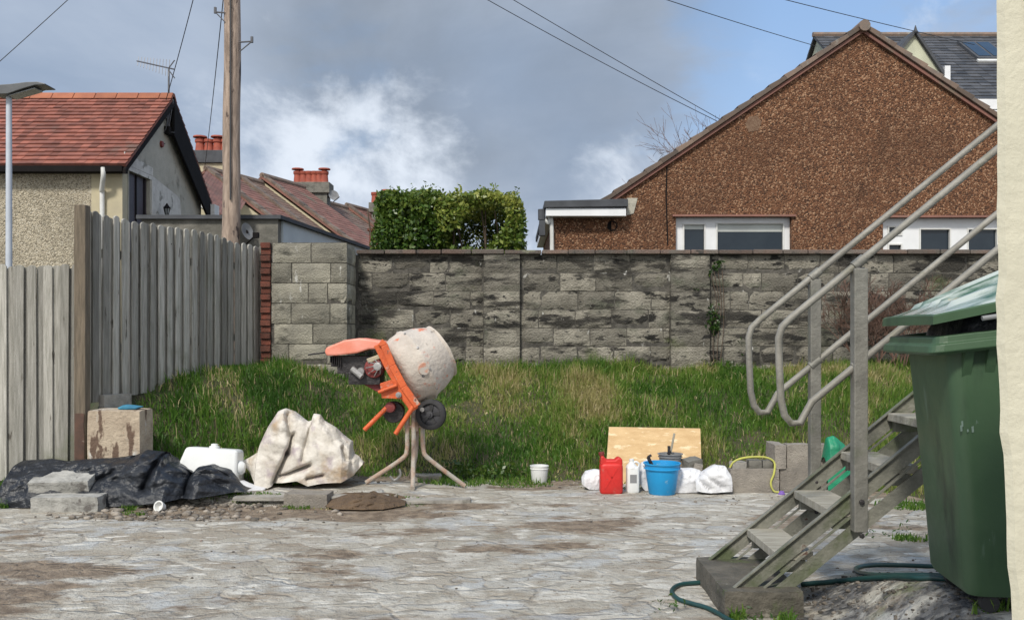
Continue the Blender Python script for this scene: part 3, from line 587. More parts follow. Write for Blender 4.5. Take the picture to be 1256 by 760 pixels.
mb = MB(); mb.tube([(xl-.03, YS+4.5, rz_+.03), (xl+12, YS+4.5, rz_+.03)], .09, 8); obj('ridge', mb, m_verge, sh)
mb = MB(); mb.box((xl-.03, YS-.12, ez-.30), (xl+12, YS-.02, ez-.02)); obj('gutter_board', mb, m_white, sh)
mb = MB(); mb.box((sx(1195, YS)-.1, YS-.10, ez-.62), (sx(1240, YS), YS+.28, ez-.32)); obj('soffit_panel', mb, m_white, sh)
# cross gable
gy = YS+1.2; gpx = lambda px, py: (sx(px, gy), gy, CH+(HY-py)/F*gy)
A_, B_, C_ = gpx(1102, 66), gpx(1121, 42), gpx(1158, 97)
mb = MB(); mb.prism([A_, (A_[0], gy, C_[2]-1.6), (C_[0]+.0, gy, C_[2]-1.6), C_, B_], (0, 2.2, 0)); gb = obj('cross_gable', mb, m_creamfar2, sh)
mb = MB()
for a, b in ((A_, B_), (B_, C_)):
    a = Vector(a); b = Vector(b); d = (b-a).normalized(); n = Vector((-d.z, 0, d.x)); n = n if n.z > 0 else -n
    mb.prism([a-d*.05+Vector((0,-.12,0)), b+d*.05+Vector((0,-.12,0)), b+d*.05+n*.08+Vector((0,-.12,0)), a-d*.05+n*.08+Vector((0,-.12,0))], (0, 2.6, 0))
obj('verge', mb, m_felt, gb)
mb = MB(); mb.tube([Vector(B_)+Vector((0,-.1,0)), Vector(B_)+Vector((0,-.1,.22))], [.07, .01], 6); obj('finial', mb, m_felt, gb)
mb = MB(); q = gpx(1156, 96); mb.box((q[0], gy-.15, q[2]-.3), (q[0]+.16, gy-.02, q[2]+.32)); obj('bargeboard_end', mb, m_white, gb)
# skylight lying in the slope
def onslope(px, py):
    lo, hi = YS, YS+4.5
    for _ in range(40):
        m_ = (lo+hi)/2; z = CH+(HY-py)/F*m_; zr = ez+(m_-YS)/4.5*(rz_-ez)
        if z > zr: lo = m_
        else: hi = m_
    return Vector((sx(px, lo), lo, zr))
nrm = Vector((0, -(rz_-ez), 4.5)).normalized()
c1_, c2_ = onslope(1199, 75), onslope(1199, 54); c3_, c4_ = Vector((c1_.x+1.0, c1_.y, c1_.z)), Vector((c1_.x+1.0, c2_.y, c2_.z)); c2_.x = c1_.x
mb = MB(); mb.prism([c1_, c3_, c4_, c2_], nrm*.10); skl = obj('skylight', mb, m_felt, sh)
for k in range(2):
    s0, s1 = (.08, .46) if k == 0 else (.54, .92); f_ = lambda s, t: (c1_.lerp(c3_, s)).lerp(c2_.lerp(c4_, s), t)+nrm*.103
    mb = MB(); mb.prism([f_(s0, .1), f_(s1, .1), f_(s1, .9), f_(s0, .9)], nrm*.01); obj('pane', mb, m_glass, skl)
mb = MB(); mb.prism([c1_-Vector((.05,.02,0)), c3_-Vector((-.05,.02,0)), c3_-Vector((-.05,.14,.09)), c1_-Vector((.05,.14,.09))], nrm*.06); obj('flashing', mb, m_whitep, skl)

# ================= RED TILED COTTAGE, LEFT =================
cot = T('red_roof_cottage', 'cream harled cottage with bright red tiled roof and dark bargeboard behind the picket fences', 'house', (-9.5, 18, 1.0))
XG = -6.95; Y0, Y1 = 16.0, 20.1; ZE = 4.55; YA = 18.05; ZA = 6.22; XR = -6.80; XL = -13.5
mb = MB(); mb.box((XL, Y0, .9), (XG-.02, Y0+.25, ZE-.06)); obj('front_wall', mb, m_harl, cot)
mb = MB(); mb.box((XG-.55, Y0-.012, .9), (XG+.004, Y0+.2, ZE-.07)); obj('corner_strip', mb, m_creamfar, cot)
dY0, dY1, dZ = Y0+.28, Y0+1.22, CH+(HY-212)/F*16.5
mb = MB(); mb.box((XG-.25, Y0+.25, .9), (XG, dY0, ZE-.1)); mb.box((XG-.25, dY1, .9), (XG, Y1-.05, dZ)); mb.box((XG-.25, dY0, dZ), (XG, Y1-.05, ZE-.1))
mb.prism([(XG, Y0+.02, ZE-.1), (XG, Y1-.05, ZE-.1), (XG, YA, ZA-.12)], (-.25, 0, 0)); mb.box((XL, Y1-.3, .9), (XG-.25, Y1-.05, ZE-.1)); obj('gable_wall', mb, m_render, cot)
mb = MB(); mb.box((XG-.12, dY0, 1.0), (XG-.07, dY1, dZ)); dr_ = obj('door', mb, m_dkdoor, cot)
mb = MB(); mb.box((XG-.07, dY0+.42, 1.0), (XG-.055, dY0+.47, dZ)); mb.box((XG-.07, dY0+.8, 1.0), (XG-.055, dY0+.84, dZ)); obj('rib', mb, m_black, dr_)
mb = MB(); mb.prism([(XG+.003, dY0-.22, dZ+.08), (XG+.003, dY1+.1, dZ+.08), (XG+.003, dY1+1.5, dZ-.12), (XG+.003, dY1+1.9, 2.4), (XG+.003, dY1+.05, 2.4), (XG+.003, dY1+.05, dZ), (XG+.003, dY0-.05, dZ), ], (.012, 0, 0)); 
mb.prism([(XG+.003, dY0-.22, dZ+.085), (XG+.003, dY1+.1, dZ+.085), (XG+.003, dY1+.1, dZ+.24), (XG+.003, dY0-.22, dZ+.30)], (.014, 0, 0)); obj('painted_patch', mb, m_patch, cot)
mb = MB(); slope(mb, (XL, Y0-.22, ZE-.14), (XR, Y0-.22, ZE-.14), (XL, YA, ZA), (XR, YA, ZA), 19, 46, .026, .04, 11)
slope(mb, (XL, Y1+.22, ZE-.14), (XR, Y1+.22, ZE-.14), (XL, YA, ZA), (XR, YA, ZA), 15, 46, .028, .04, 12); rf = obj('roof', mb, m_redtile, cot)
mb = MB(); x = XL
while x < XR-.1:
    mb.prism([(x, YA-.16, ZA-.09), (x, YA-.05, ZA+.05), (x, YA+.05, ZA+.05), (x, YA+.16, ZA-.09)], (min(.42, XR-x), 0, 0), t=random.random()); x += .43
obj('ridge_tiles', mb, M('orange_ridge_tile', (.42,.15,.075), (.32,.11,.06), 3, .8, tint=.3), rf, bevel=.01)
mb = MB()
for s_ in (0, 1):
    ye = Y0-.24 if s_ == 0 else Y1+.24; dp = .12 if s_ == 0 else .62
    mb.prism([(XR-.04, ye, ZE-.22), (XR-.04, YA, ZA-.06), (XR-.04, YA, ZA-.06-dp*1.2), (XR-.04, ye, ZE-.22-dp*.75)], (.05, 0, 0))
    mb.prism([(XG+.002, ye, ZE-.24), (XG+.002, YA, ZA-.10), (XG+.002, YA, ZA-.14), (XG+.002, ye, ZE-.28)], (XR-.04-XG-.002, 0, 0))
obj('bargeboard', mb, m_black, cot)
mb = MB(); mb.box((XL, Y0-.26, ZE-.27), (XR-.05, Y0-.01, ZE-.17)); obj('front_gutter', mb, m_black, cot)
mb = MB(); px_ = sx(130, Y0); mb.tube(bez([(px_+.06, Y0-.24, ZE-.2), (px_+.06, Y0-.24, ZE-.36), (px_-.03, Y0-.1, ZE-.58), (px_-.04, Y0-.06, ZE-.8), (px_-.04, Y0-.06, 1.1)], 6), .042, 10); obj('downpipe', mb, m_whitep, cot, smooth=True)
mb = MB(); mb.box((XR-.06, Y1+.1, ZE-.52), (XR+.10, Y1+.42, ZE-.20)); mb.tube([(XR+.02, Y1+.28, ZE-.5), (XR-.05, Y1+.1, ZE-.8), (XG+.05, Y1-.0, ZE-1.0), (XG+.05, Y1-.0, 1.2)], .04, 8); obj('rear_gutter_end', mb, m_whitep, cot)
ct = T('security_light', 'small dark security light fixed high under the cottage gable peak', 'light', (XG+.02, 18.0, 5.35))
mb = MB(); mb.box((XG+.004, 17.9, 5.42), (XG+.1, 18.14, 5.58)); obj('housing', mb, m_black, ct, bevel=.01); mb = MB(); mb.tube([(XG+.05, 18.0, 5.60), (XG+.05, 17.9, 5.72), (XG, 17.85, 5.75)], .012, 6); obj('bracket', mb, m_black, ct)
al = MB(); al.lathe((XG+.003, 17.75, 5.18), (1, 0, 0), [(0, .07), (.04, .06), (.05, .02)], 12); props(obj('wall_alarm', al, m_lampred, smooth=True), 'small rust red box on the cottage gable below the security light', 'alarm')
wlm = T('wall_lantern', 'black carriage lantern mounted on the pale painted patch beside the cottage door', 'lantern', (XG+.15, 17.55, 3.75))
mb = MB(); mb.lathe((XG+.2, 17.62, 3.72), (0, 0, 1), [(0, .04), (.02, .08), (.04, .08), (.05, .06)], 6); mb.lathe((XG+.2, 17.62, 3.98), (0, 0, 1), [(0, .12), (.02, .12), (.10, .05), (.16, .015)], 6); 
for k in range(6): a = k*math.pi/3; mb.tube([(XG+.2+.055*math.cos(a), 17.62+.055*math.sin(a), 3.77), (XG+.2+.10*math.cos(a), 17.62+.10*math.sin(a), 3.98)], .009, 5)
obj('frame', mb, m_black, wlm); mb = MB(); mb.tube([(XG+.2, 17.62, 3.72), (XG+.15, 17.62, 3.6), (XG+.0, 17.62, 3.62)], .018, 6); mb.box((XG+.004, 17.56, 3.52), (XG+.02, 17.68, 3.74)); obj('bracket', mb, m_black, wlm)
mb = MB(); mb.lathe((XG+.2, 17.62, 3.78), (0, 0, 1), [(0, .045), (.19, .085)], 6); obj('glass', mb, m_lens, wlm)
for o_l in [wlm]:
    o_l.scale = (.62, .62, .62)
# aerial
ae = T('tv_aerial', 'grey television aerial on a mast at the right end of the red roof ridge', 'aerial', (sx(207, 18.0), 18.0, ZA-.8))
axx = sx(207, 18.0); zt_ = CH+(HY-83)/F*18
mb = MB(); mb.tube([(axx, 18.0, ZA-.8), (axx, 18.0, zt_)], .02, 8); obj('mast', mb, m_metal, ae)
mb = MB(); pA = P(168, 75, 18.6); pB = P(213, 85, 17.9); mb.tube([pA, pB], .014, 6)
for k in range(11):
    c = pA.lerp(pB, .03+k*.085); h = .10+.008*k; mb.tube([c-Vector((0, .03, h)), c+Vector((0, .03, h))], .006, 4)
for s in (-1, 1): mb.tube([pB+Vector((-.1, 0, s*.02)), pB+Vector((.02, 0, s*.18))], .012, 5)
obj('boom', mb, m_metal, ae)
mb = MB(); mb.tube([(XR+.02, 17.95, ZA-.1), (axx, 18.0, ZA-.65)], .012, 6); mb.tube([(XR+.02, 18.0, ZA-.75), (axx, 18.0, ZA-.75)], .012, 6); mb.tube(bez([(axx, 17.97, ZA), (axx-.02, 17.9, ZA-.7), (axx-.3, 17.9, ZA-.95), (XG+.03, 17.9, ZA-1.0)], 6), .010, 5); obj('bracket', mb, m_metal, ae)

# ================= GARAGE =================
gar = T('flat_roof_garage', 'low flat roofed block garage with pale painted side behind the tall picket fence', 'garage', (-5, 15.5, 1.0))
c0 = P(341, 269, 14.0); c1 = P(432, 299, 17.9); zt = c0.z
mb = MB(); mb.prism([(-5.78, 14.0, .9), (c0.x, 14.0, .9), (c0.x, 14.0, zt), (-5.78, 14.0, zt)], (0, .185, 0)); obj('front_wall', mb, m_stone, gar)
mb = MB(); d = Vector((c1.x-c0.x, c1.y-c0.y, 0)).normalized(); L_ = 5.2; e = Vector((c0.x, 14.02, 0))+d*L_
s0 = Vector((c0.x+.005, 14.02, 0))+d*.19; mb.prism([(s0.x, s0.y, .9), (e.x, e.y, .9), (e.x, e.y, zt), (s0.x, s0.y, zt)], (-.2, 0, 0)); obj('side_wall', mb, m_bluish, gar)
mb = MB(); mb.prism([(-5.84, 13.93, zt+.002), (c0.x+.06, 13.93, zt+.002), (e.x+.06, e.y, zt+.002), (-5.4, e.y, zt+.002)], (0, 0, .06)); obj('felt_roof', mb, m_felt, gar)
dish = T('satellite_dish', 'small pale satellite dish beside the telegraph pole on the garage front', 'satellite dish', P(302, 286, 13.8))
mb = MB(); o = P(302, 284, 13.75); mb.lathe(o, (.85, -.35, .2), [(-.02, .02), (0, .07), (.02, .13), (.026, .132), (.012, .08), (.0, .02)], 24, caps=(True, True)); obj('reflector', mb, m_greyp, dish, smooth=True)
mb = MB(); mb.tube([o+Vector((0, .02, -.18)), o+Vector((.2, -.2, -.08))], .012, 6); mb.tube([o, (o.x-.02, 14.0, o.z-.05)], .03, 8); mb.box((o.x+.17, o.y-.25, o.z-.12), (o.x+.25, o.y-.17, o.z-.04)); obj('arm', mb, m_black, dish)

# ================= TERRACE =================
def pot(parent, c, h=.42, r=.13, crown=False):
    mb = MB(); pr = [(0, r*1.1), (h*.08, r), (h*.7, r*.85), (h*.78, r*1.05), (h, r*1.05), (h, r*.8), (h*.7, r*.7)]
    mb.lathe(c, (0, 0, 1), pr, 14)
    if crown: mb.lathe(Vector(c)+Vector((0, 0, h)), (0, 0, 1), [(0, r*.6), (.05, r*.6), (.07, r*1.5), (.12, r*1.4), (.14, r*.3)], 10)
    return obj('chimney_pot', mb, m_pot, parent, smooth=True)
tgrp = 'terraced houses stepping away behind the garage'
RA = Vector((-10.4, 30.4, 0)); dd = Vector((.33, .944, 0)).normalized(); nn = Vector((dd.y, -dd.x, 0))
marks = [252, 293, 321, 373, 425, 470]
def ridge_at(px):       # distance along the ridge line whose column is px
    u = (px-HX)/F; return (RA.x-u*RA.y)/(u*dd.y-dd.x)
zr0 = CH+(HY-207)/F*30.4
labs = ['nearest red brown tiled terraced house, behind the telegraph pole', 'terraced house roof with grey brown tiles right of the telegraph pole', 'terraced house with the wide stone chimney stack and six red pots', 'terraced house roof carrying a pale skylight just left of the hedge', 'farthest terraced house with red tiles, mostly hidden by the hedge']
for k in range(5):
    s0, s1 = ridge_at(marks[k]), ridge_at(marks[k+1]); A = RA+dd*s0; B = RA+dd*s1; dz = [.0, .02, .30, -.08, .05][k]
    zr = zr0+dz; ze = zr-3.6; wd = 5.2
    h = T('terraced_house', labs[k], 'house', (A.x, A.y, 1.3), tgrp)
    up = lambda v, z: Vector((v.x, v.y, z))
    mb = MB(); slope(mb, up(A+nn*wd, ze), up(B+nn*wd, ze), up(A, zr), up(B, zr), 30, 10, .012, .08, 30+k); slope(mb, up(A-nn*wd, ze), up(B-nn*wd, ze), up(A, zr), up(B, zr), 6, 4, .03, .08, 40+k)
    rfo = obj('roof', mb, [m_browntile, m_browntile2, m_browntile, m_browntile2, m_browntile][k], h)
    mb = MB(); mb.prism([up(A+nn*(wd-.3), 1.2), up(B+nn*(wd-.3), 1.2), up(B-nn*(wd-.3), 1.2), up(A-nn*(wd-.3), 1.2)], (0, 0, ze-1.2)); q0 = A+dd*.05; q1 = B-dd*.05
    mb.prism([up(q0+nn*(wd-.3), ze), up(q0-nn*(wd-.3), ze), up(q0, zr-.22)], q1-q0); obj('wall', mb, m_creamfar, h)
    mb = MB(); n_ = 26
    for i in range(n_):
        a = i/n_; b = (i+1)/n_; p0 = up(A+nn*wd*(1-a), ze+(zr-ze)*a); p1 = up(A+nn*wd*(1-b), ze+(zr-ze)*b); hh = .09+random.uniform(-.015, .02)
        mb.prism([p0, p1, p1+Vector((0, 0, hh)), p0+Vector((0, 0, hh))], dd*.30, t=random.random())
    obj('verge_coping', mb, m_verge, h)
    mb = MB(); mb.tube([up(A, zr+.02), up(B, zr+.02)], .11, 8); obj('ridge_tiles', mb, m_verge, h)
    if k == 1:
        mb = MB(); f0 = up(A+nn*3.9+dd*5.9, ze+(zr-ze)*(1-3.9/wd)); mb.tube([f0, f0+Vector((0, 0, 1.1))], .12, 10); mb.lathe(f0+Vector((0,0,1.0)), (0,0,1), [(0,.17),(.06,.17),(.12,.12),(.16,.18),(.22,.1)], 12); obj('flue', mb, m_felt, rfo, smooth=True)
    if k == 3:
        f = lambda a, s: up(A+dd*s+nn*wd*(1-a), ze+(zr-ze)*a+.05)
        mb = MB(); mb.prism([f(.48, 2.2), f(.48, 3.4), f(.64, 3.4), f(.64, 2.2)], (0, 0, .06)); obj('skylight', mb, m_whitep, rfo)
        mb = MB(); mb.prism([f(.18, 5.2), f(.18, 7.0), f(.32, 7.0), f(.32, 5.2)], (0, 0, .06)); obj('skylight', mb, m_felt, rfo)
    def stack(px0, px1, ytop, ybot, Yd, mat, capm, pots, potpx, ph, crown=()):
        x0, x1 = sx(px0, Yd), sx(px1, Yd); z1, z0 = CH+(HY-ytop)/F*Yd, CH+(HY-ybot)/F*Yd; dpt = .9
        mb = MB(); mb.box((x0+.12, Yd+.1, z0), (x1-.12, Yd+dpt-.1, z1-.45)); st = obj('chimney', mb, mat, h)
        mb = MB(); mb.box((x0, Yd, z1-.44), (x1, Yd+dpt, z1)); obj('chimney_cap', mb, capm, st, bevel=.02)
        for i, pp_ in enumerate(potpx): pot(st, (sx(pp_, Yd), Yd+dpt/2, z1+.002), ph, .17, i in crown)
    if k == 0:
        stack(232, 277, 184, 230, 31.5, m_creamfar, m_felt, 4, [240, 251, 262, 272], .46, (0, 2))
        mb = MB()   # white verge board and cream gable below the nearest slope
        a0 = P(238, 237, 24.5); a1 = P(283, 273, 24.5); mb.prism([a0, a1, a1-Vector((0, 0, .22)), a0-Vector((0, 0, .22))], (0, .1, 0)); vb = mb
    if k == 2: stack(355, 404, 223, 262, 36.5, m_stone, m_stone, 6, [362, 369, 376, 383, 389, 395], .50, (0, 5))
    if k == 4: stack(452, 486, 248, 300, 40.0, m_stone, m_stone, 3, [458, 465, 473], .5, (2,))
lh = T('lean_to_annexe', 'small cream annexe with red roof and white bargeboard between cottage and telegraph pole', 'annexe', (-9.0, 24.5, 1.2))
obj('bargeboard', vb, m_whitep, lh)
mb = MB(); mb.prism([P(222, 245, 24.55), P(238, 243, 24.55), P(283, 277, 24.55), P(283, 330, 24.55), P(222, 330, 24.55)], (0, 4, 0)); obj('wall', mb, m_creamfar, lh)
a0, a1 = P(236, 236, 24.45), P(285, 273.5, 24.45); mb = MB(); b0 = P(252, 210, 29.0)
mb2 = MB(); b0 = P(253, 209.5, 30.0); slope(mb2, a1, b0+(a1-a0)*1.225, a0, b0, 16, 10, .012, .05, 77); obj('roof', mb2, m_browntile, lh)
mb = MB(); dpos = P(257, 268, 24.4); mb.box((dpos.x-.12, 24.42, dpos.z-.5), (dpos.x+.18, 24.5, dpos.z+.25)); obj('window', mb, m_felt, lh)
d2 = T('satellite_dish', 'tiny grey satellite dish on the right side of the stone chimney stack', 'satellite dish', P(408, 242, 36.8))
o = P(409, 240, 36.7); mb = MB(); mb.lathe(o, (.5, -.8, .3), [(-.03, .03), (0, .12), (.04, .22), (.045, .22), (.02, .12), (.01, .03)], 20); obj('reflector', mb, m_greyp, d2, smooth=True)
mb = MB(); mb.tube([o, P(403, 242, 37.0)], .03, 6); mb.tube([o+Vector((0,0,-.25)), o+Vector((.3,-.3,-.1))], .02, 5); obj('arm', mb, m_felt, d2)
pr_ = MB(); q = P(458, 300, 30); pr_.box((q.x-.14, 30, 1.2), (q.x+.14, 30.3, CH+(HY-283)/F*30)); pr_.box((q.x-.2, 29.95, CH+(HY-283)/F*30+.001), (q.x+.2, 30.35, CH+(HY-280)/F*30))
props(obj('brick_gate_pier', pr_, m_redbrick), 'red brick pier showing at the left foot of the hedge above the wall', 'pier')
# ================= HEDGE =================
def leaves(pts, size, seed, aspect=.55, updir=None):
    r = np.random.default_rng(seed); n = len(pts); a = r.normal(size=(n, 3)); a /= np.linalg.norm(a, axis=1)[:, None]
    b = np.cross(a, r.normal(size=(n, 3))); b /= np.linalg.norm(b, axis=1)[:, None]; s = size*r.uniform(.45, 1.5, (n, 1))
    V = np.stack([pts-a*s, pts+b*s*aspect, pts+a*s, pts-b*s*aspect], 1).reshape(-1, 3); Q = np.arange(4*n).reshape(-1, 4); return V, Q
def hedge(name, label, x0, x1, y0, y1, z0, z1, n, seed, tlo, thi, gaps=(), grp=None, rx=(0, 0)):
    r = np.random.default_rng(seed); h = T(name, label, 'hedge', ((x0+x1)/2, (y0+y1)/2, z0), grp)
    p = r.random((n*5, 3)); c = np.array([(x0+x1)/2, (y0+y1)/2, (z0+z1)/2]); e = np.array([(x1-x0)/2, (y1-y0)/2, (z1-z0)/2])
    q = (p*2-1); shell = np.max(np.abs(q), 1); keep = r.random(n*5) < np.clip((shell-.45)*2.0, .02, 1); q = q[keep]
    pw = (np.abs(q)**6).sum(1)**(1/6); q = q/np.maximum(pw, 1)[:, None]
    P_ = c+q*e; amp = fbm(P_*2.6+seed, 3)-.5; P_ = c+q*e*(1+.26*amp[:, None])+r.normal(size=q.shape)*.02
    cl = fbm(P_*5.5+seed*3, 3); keep = cl > .385
    for gx_, gz__, rr in gaps: keep &= ~((((P_[:, 0]-gx_)/rr[0])**2+((P_[:, 2]-gz__)/rr[1])**2 < 1+.8*(cl-.5)) & (P_[:, 1] < c[1]-.15*e[1]))
    P_ = P_[keep][:n]; V, Q = leaves(P_, .031, seed+1)
    hh = (P_[:, 2]-z0)/(z1-z0); tone = np.clip(tlo+(thi-tlo)*(.35*hh+.65*fbm(P_*1.8+9, 2))+r.normal(size=len(P_))*.13, 0, 1)
    sp_ = []
    for k_ in range(46):
        bx0 = r.uniform(x0+.05, x1-.05); by0 = r.uniform(y0, y1-.2); ln_ = abs(r.normal(.09, .07))
        for q_ in range(12): sp_.append((bx0+r.normal(0, .018), by0+r.normal(0, .018), z1-.04+ln_*q_/11))
    Vs, Qs = leaves(np.array(sp_), .026, seed+9); V = np.concatenate([V, Vs]); Q = np.concatenate([Q, Qs+len(P_)*4]); tone = np.concatenate([tone, np.clip(r.normal(thi*.75, .12, len(sp_)), 0, 1)])
    npobj('foliage', V, Q, m_leaf, h, tint=tone)
    k = MB(); rr_ = random.Random(seed)
    for i in range(7):
        bx_ = x0+(x1-x0)*(i+.5)/7+rr_.uniform(-.05, .05); top = Vector((bx_+rr_.uniform(-.2, .2), (y0+y1)/2-e[1]*.3, z0+(z1-z0)*.85)); base = Vector((bx_, (y0+y1)/2-e[1]*.25, z0-.9))
        pts = bez([base, base.lerp(top, .4)+Vector((rr_.uniform(-.06, .06), 0, 0)), base.lerp(top, .7)+Vector((rr_.uniform(-.08, .08), 0, 0)), top], 4); k.tube(pts, [.022-.001*j for j in range(len(pts))], 6)
    obj('stems', k, m_bark, h, smooth=True); return h
hx = lambda px: (px-HX)/F*12.6; hz = lambda py: CH+(HY-py)/F*12.6
hedge('clipped_hedge', 'dark green clipped hedge, left half of the pair above the block wall', hx(461), hx(548), 12.2, 13.6, 2.0, hz(238), 34000, 31, .12, .85)
hedge('clipped_hedge', 'yellow green variegated hedge with bare stems showing, right half of the pair', hx(538), hx(641), 12.1, 13.5, 2.0, hz(241), 32000, 47, .35, 1.1, gaps=[(hx(588), hz(283), (.22, .30)), (hx(606), hz(272), (.17, .24)), (hx(566), hz(296), (.16, .14))])
# sprigs sticking up
# ================= BARE TREE =================
def bare(name, label, cat, base, h, spread, depth, seed, r0, lean=0, nmain=1, tip=.004, mat=None):
    rr = random.Random(seed); t = T(name, label, cat, base); trunk = MB(); br = MB()
    def grow(p, d, l, r, k):
        pts = [p]; q = p; dd_ = d.copy()
        for i in range(4): dd_ = (dd_+Vector((rr.uniform(-.16, .16), rr.uniform(-.16, .16), rr.uniform(-.04, .14)))).normalized(); q = q+dd_*l/4; pts.append(q)
        (trunk if k == 0 else br).tube(pts, [max(r*(1-.12*i), tip) for i in range(5)], 6 if r > .02 else 4, caps=False)
        if k < depth:
            for j in range(rr.choice((2, 3, 3))):
                a = rr.uniform(.35, spread); ax = Vector((rr.uniform(-1, 1), rr.uniform(-1, 1), rr.uniform(-.3, .3))).normalized()
                grow(pts[rr.choice((2, 3, 4))], (Matrix.Rotation(a*rr.choice((-1, 1)), 3, ax) @ dd_).normalized(), l*rr.uniform(.6, .82), r*.58, k+1)
    for i in range(nmain): grow(Vector(base)+Vector((rr.uniform(-.1, .1)*nmain*.4, 0, 0)), Vector((rr.uniform(-.4, .4)*(nmain > 1)+lean, rr.uniform(-.1, .1), 1)).normalized(), h, r0, 0)
    obj('trunk', trunk, mat or m_twig, t); obj('branches', br, mat or m_twig, t); return t
bare('bare_tree', 'leafless reddish tree top showing over the left slope of the brown roof', 'tree', (6.7, 25.0, 1.3), 2.42, .75, 6, 12, .09, nmain=3, lean=.0)
for i, (px, sd_) in enumerate(((1062, 3), (1092, 8), (1118, 5))):
    x_ = (px-HX)/F*10.7
    bare('bare_shrub', ['leafless brown shrub nearest the far handrail, in front of the block wall', 'leafless brown shrub in the middle of three against the wall', 'leafless brown shrub against the wall just left of the green bin'][i], 'shrub', (x_, 10.65, g(x_, 10.65)-.02), .42, .7, 5, sd_, .012, nmain=5, tip=.0026)
# ivy on the wall
r = np.random.default_rng(5); n = 1300; iz = r.random(n)**1.3; ix = 2.46+.10*r.normal(size=n)*(1.2-iz)+.12*np.sin(iz*7); P_ = np.stack([ix, 10.97-.03*r.random(n), 1.02+iz*1.30], -1)
P_ = P_[fbm(P_*6, 2) > .56]; V, Q = leaves(P_, .020, 9); iv = T('ivy_plant', 'straggly ivy climbing the block wall right of the second pier', 'plant', (2.46, 10.95, 1.0)); npobj('foliage', V, Q, m_leaf, iv, tint=np.clip(r.normal(.15, .2, len(P_)), 0, 1))
mb = MB()
for k in range(4): mb.tube(bez([(2.44+.03*k, 10.96, .98), (2.40+.06*k, 10.965, 1.4), (2.50+.03*k, 10.965, 1.8), (2.42+.05*k, 10.97, 2.2)], 4), .005, 5)
obj('stems', mb, m_bark, iv)

# ================= GRASS =================
def blades(x, y, h, seed, tone, lean=.55, wd=.0052):
    r = np.random.default_rng(seed); n = len(x); z = gz(x, y)-.01; a = r.uniform(0, 2*np.pi, n)
    ln = np.abs(r.normal(0, lean, n)); dx = np.cos(a)*ln; dy = np.sin(a)*ln*.7-.22; w_ = wd*r.uniform(.7, 1.5, n); wa = r.uniform(0, np.pi, n); wx = np.cos(wa)*w_; wy = np.sin(wa)*w_*.5
    V = []
    for t, s in ((0, 1), (.55, .8), (1, .12)):
        bx_ = x+dx*h*t*t; by_ = y+dy*h*t*t; bz_ = z+h*(t-.38*t*t*np.clip(ln+.2, 0, 1.2)*t)
        V += [np.stack([bx_-wx*s, by_-wy*s, bz_], -1), np.stack([bx_+wx*s, by_+wy*s, bz_], -1)]
    V = np.stack(V, 1).reshape(-1, 3); b = np.arange(n)[:, None]*6; Q = np.concatenate([b+[0, 1, 3, 2], b+[2, 3, 5, 4]], 0); return V, Q, np.tile(tone, 2)
r = np.random.default_rng(3); N = 210000
x = r.uniform(-4.0, 7.0, N); y = r.uniform(7.2, 11.0, N); d_ = y-foot(x)
lnx = -3.80+(y-7.93)*.329; okk = (d_ > .04-.12*n2(x, y, 3, 2, 4)) & ((x > lnx+.03)|(y<7.93)) & ~((x < -1.88) & (y > 10.33)) & (x > -3.78)
den = n2(x, y, 2.2, 3, 21); okk &= r.random(N) < np.clip(.35+1.5*(den-.25), .25, 1)*np.clip(d_*3+.25, .2, 1)
x, y, d_ = x[okk], y[okk], d_[okk]; cl = n2(x, y, 1.6, 3, 33); cl2 = n2(x, y, 5.0, 2, 34)
h = .86*(.05+.20*np.clip(cl*1.1+cl2*.9-.55, 0, 1.2))*r.uniform(.5, 1.35, len(x))*np.clip(.45+d_*1.2, .35, 1)*(1+.5*sm(y, 10.4, 10.9))
yel = n2(x, y, 1.1, 3, 50); yel2 = n2(x, y, 3.0, 3, 61); tone = np.clip(.31+1.5*(yel-.47)+1.0*(yel2-.47)+.10*sm(x, -.8, 1.5)+r.normal(0, .12, len(x))-.18*sm(-x, 1.0, 2.4), 0, .84); dead = r.random(len(x)) < .05+.30*sm(yel2+.5*yel, .72, .95); tone[dead] = r.uniform(.88, 1, dead.sum())
V1, Q1, t1 = blades(x, y, h, 77, tone)
# margins: foot of the lower fence, tufts in the yard
def tuft(cx, cy, rad, n, hh, seed, tone=.3):
    q = np.random.default_rng(seed); a = q.uniform(0, 6.28, n); rr = rad*np.sqrt(q.random(n)); X_ = cx+rr*np.cos(a); Y_ = cy+rr*np.sin(a)*.6
    return blades(X_, Y_, hh*q.uniform(.4, 1.2, n), seed+1, np.clip(tone+q.normal(0, .15, n), 0, 1))
parts = [(V1, Q1, t1)]
sp = [(-4.35, 7.7, .3, 900, .16), (-4.7, 7.75, .35, 900, .2), (-4.25, 7.35, .16, 300, .10), (-2.55, 7.75, .25, 260, .04), (-2.2, 7.68, .22, 240, .04), (-1.78, 7.45, .12, 200, .05), (-3.0, 7.1, .10, 90, .05), (-3.1, 7.25, .06, 60, .07), (-.9, 7.6, .2, 160, .03), (.1, 8.5, .3, 260, .05), (3.3, 7.4, .3, 600, .07), (3.7, 7.0, .3, 600, .09), (2.75, 6.2, .12, 150, .06), (3.05, 6.3, .12, 150, .05), (1.35, 4.45, .05, 40, .10), (-.6, 8.55, .35, 500, .08), (.0, 8.7, .4, 500, .08), (1.12, 4.5, .05, 40, .10), (.95, 8.4, .4, 200, .04), (-2.0, 8.35, .3, 300, .1), (2.0, 3.75, .09, 50, .09)]
for k_ in range(16): sp.append((-1.32+r.uniform(-.36, .36), 7.5+r.uniform(-.12, .12), .10, 26, .035, ))
for i, s in enumerate(sp): parts.append(tuft(*s, seed=200+i, **({'tone': .93} if i > 20 else {})))
off = 0; VV = []; QQ = []; TT = []
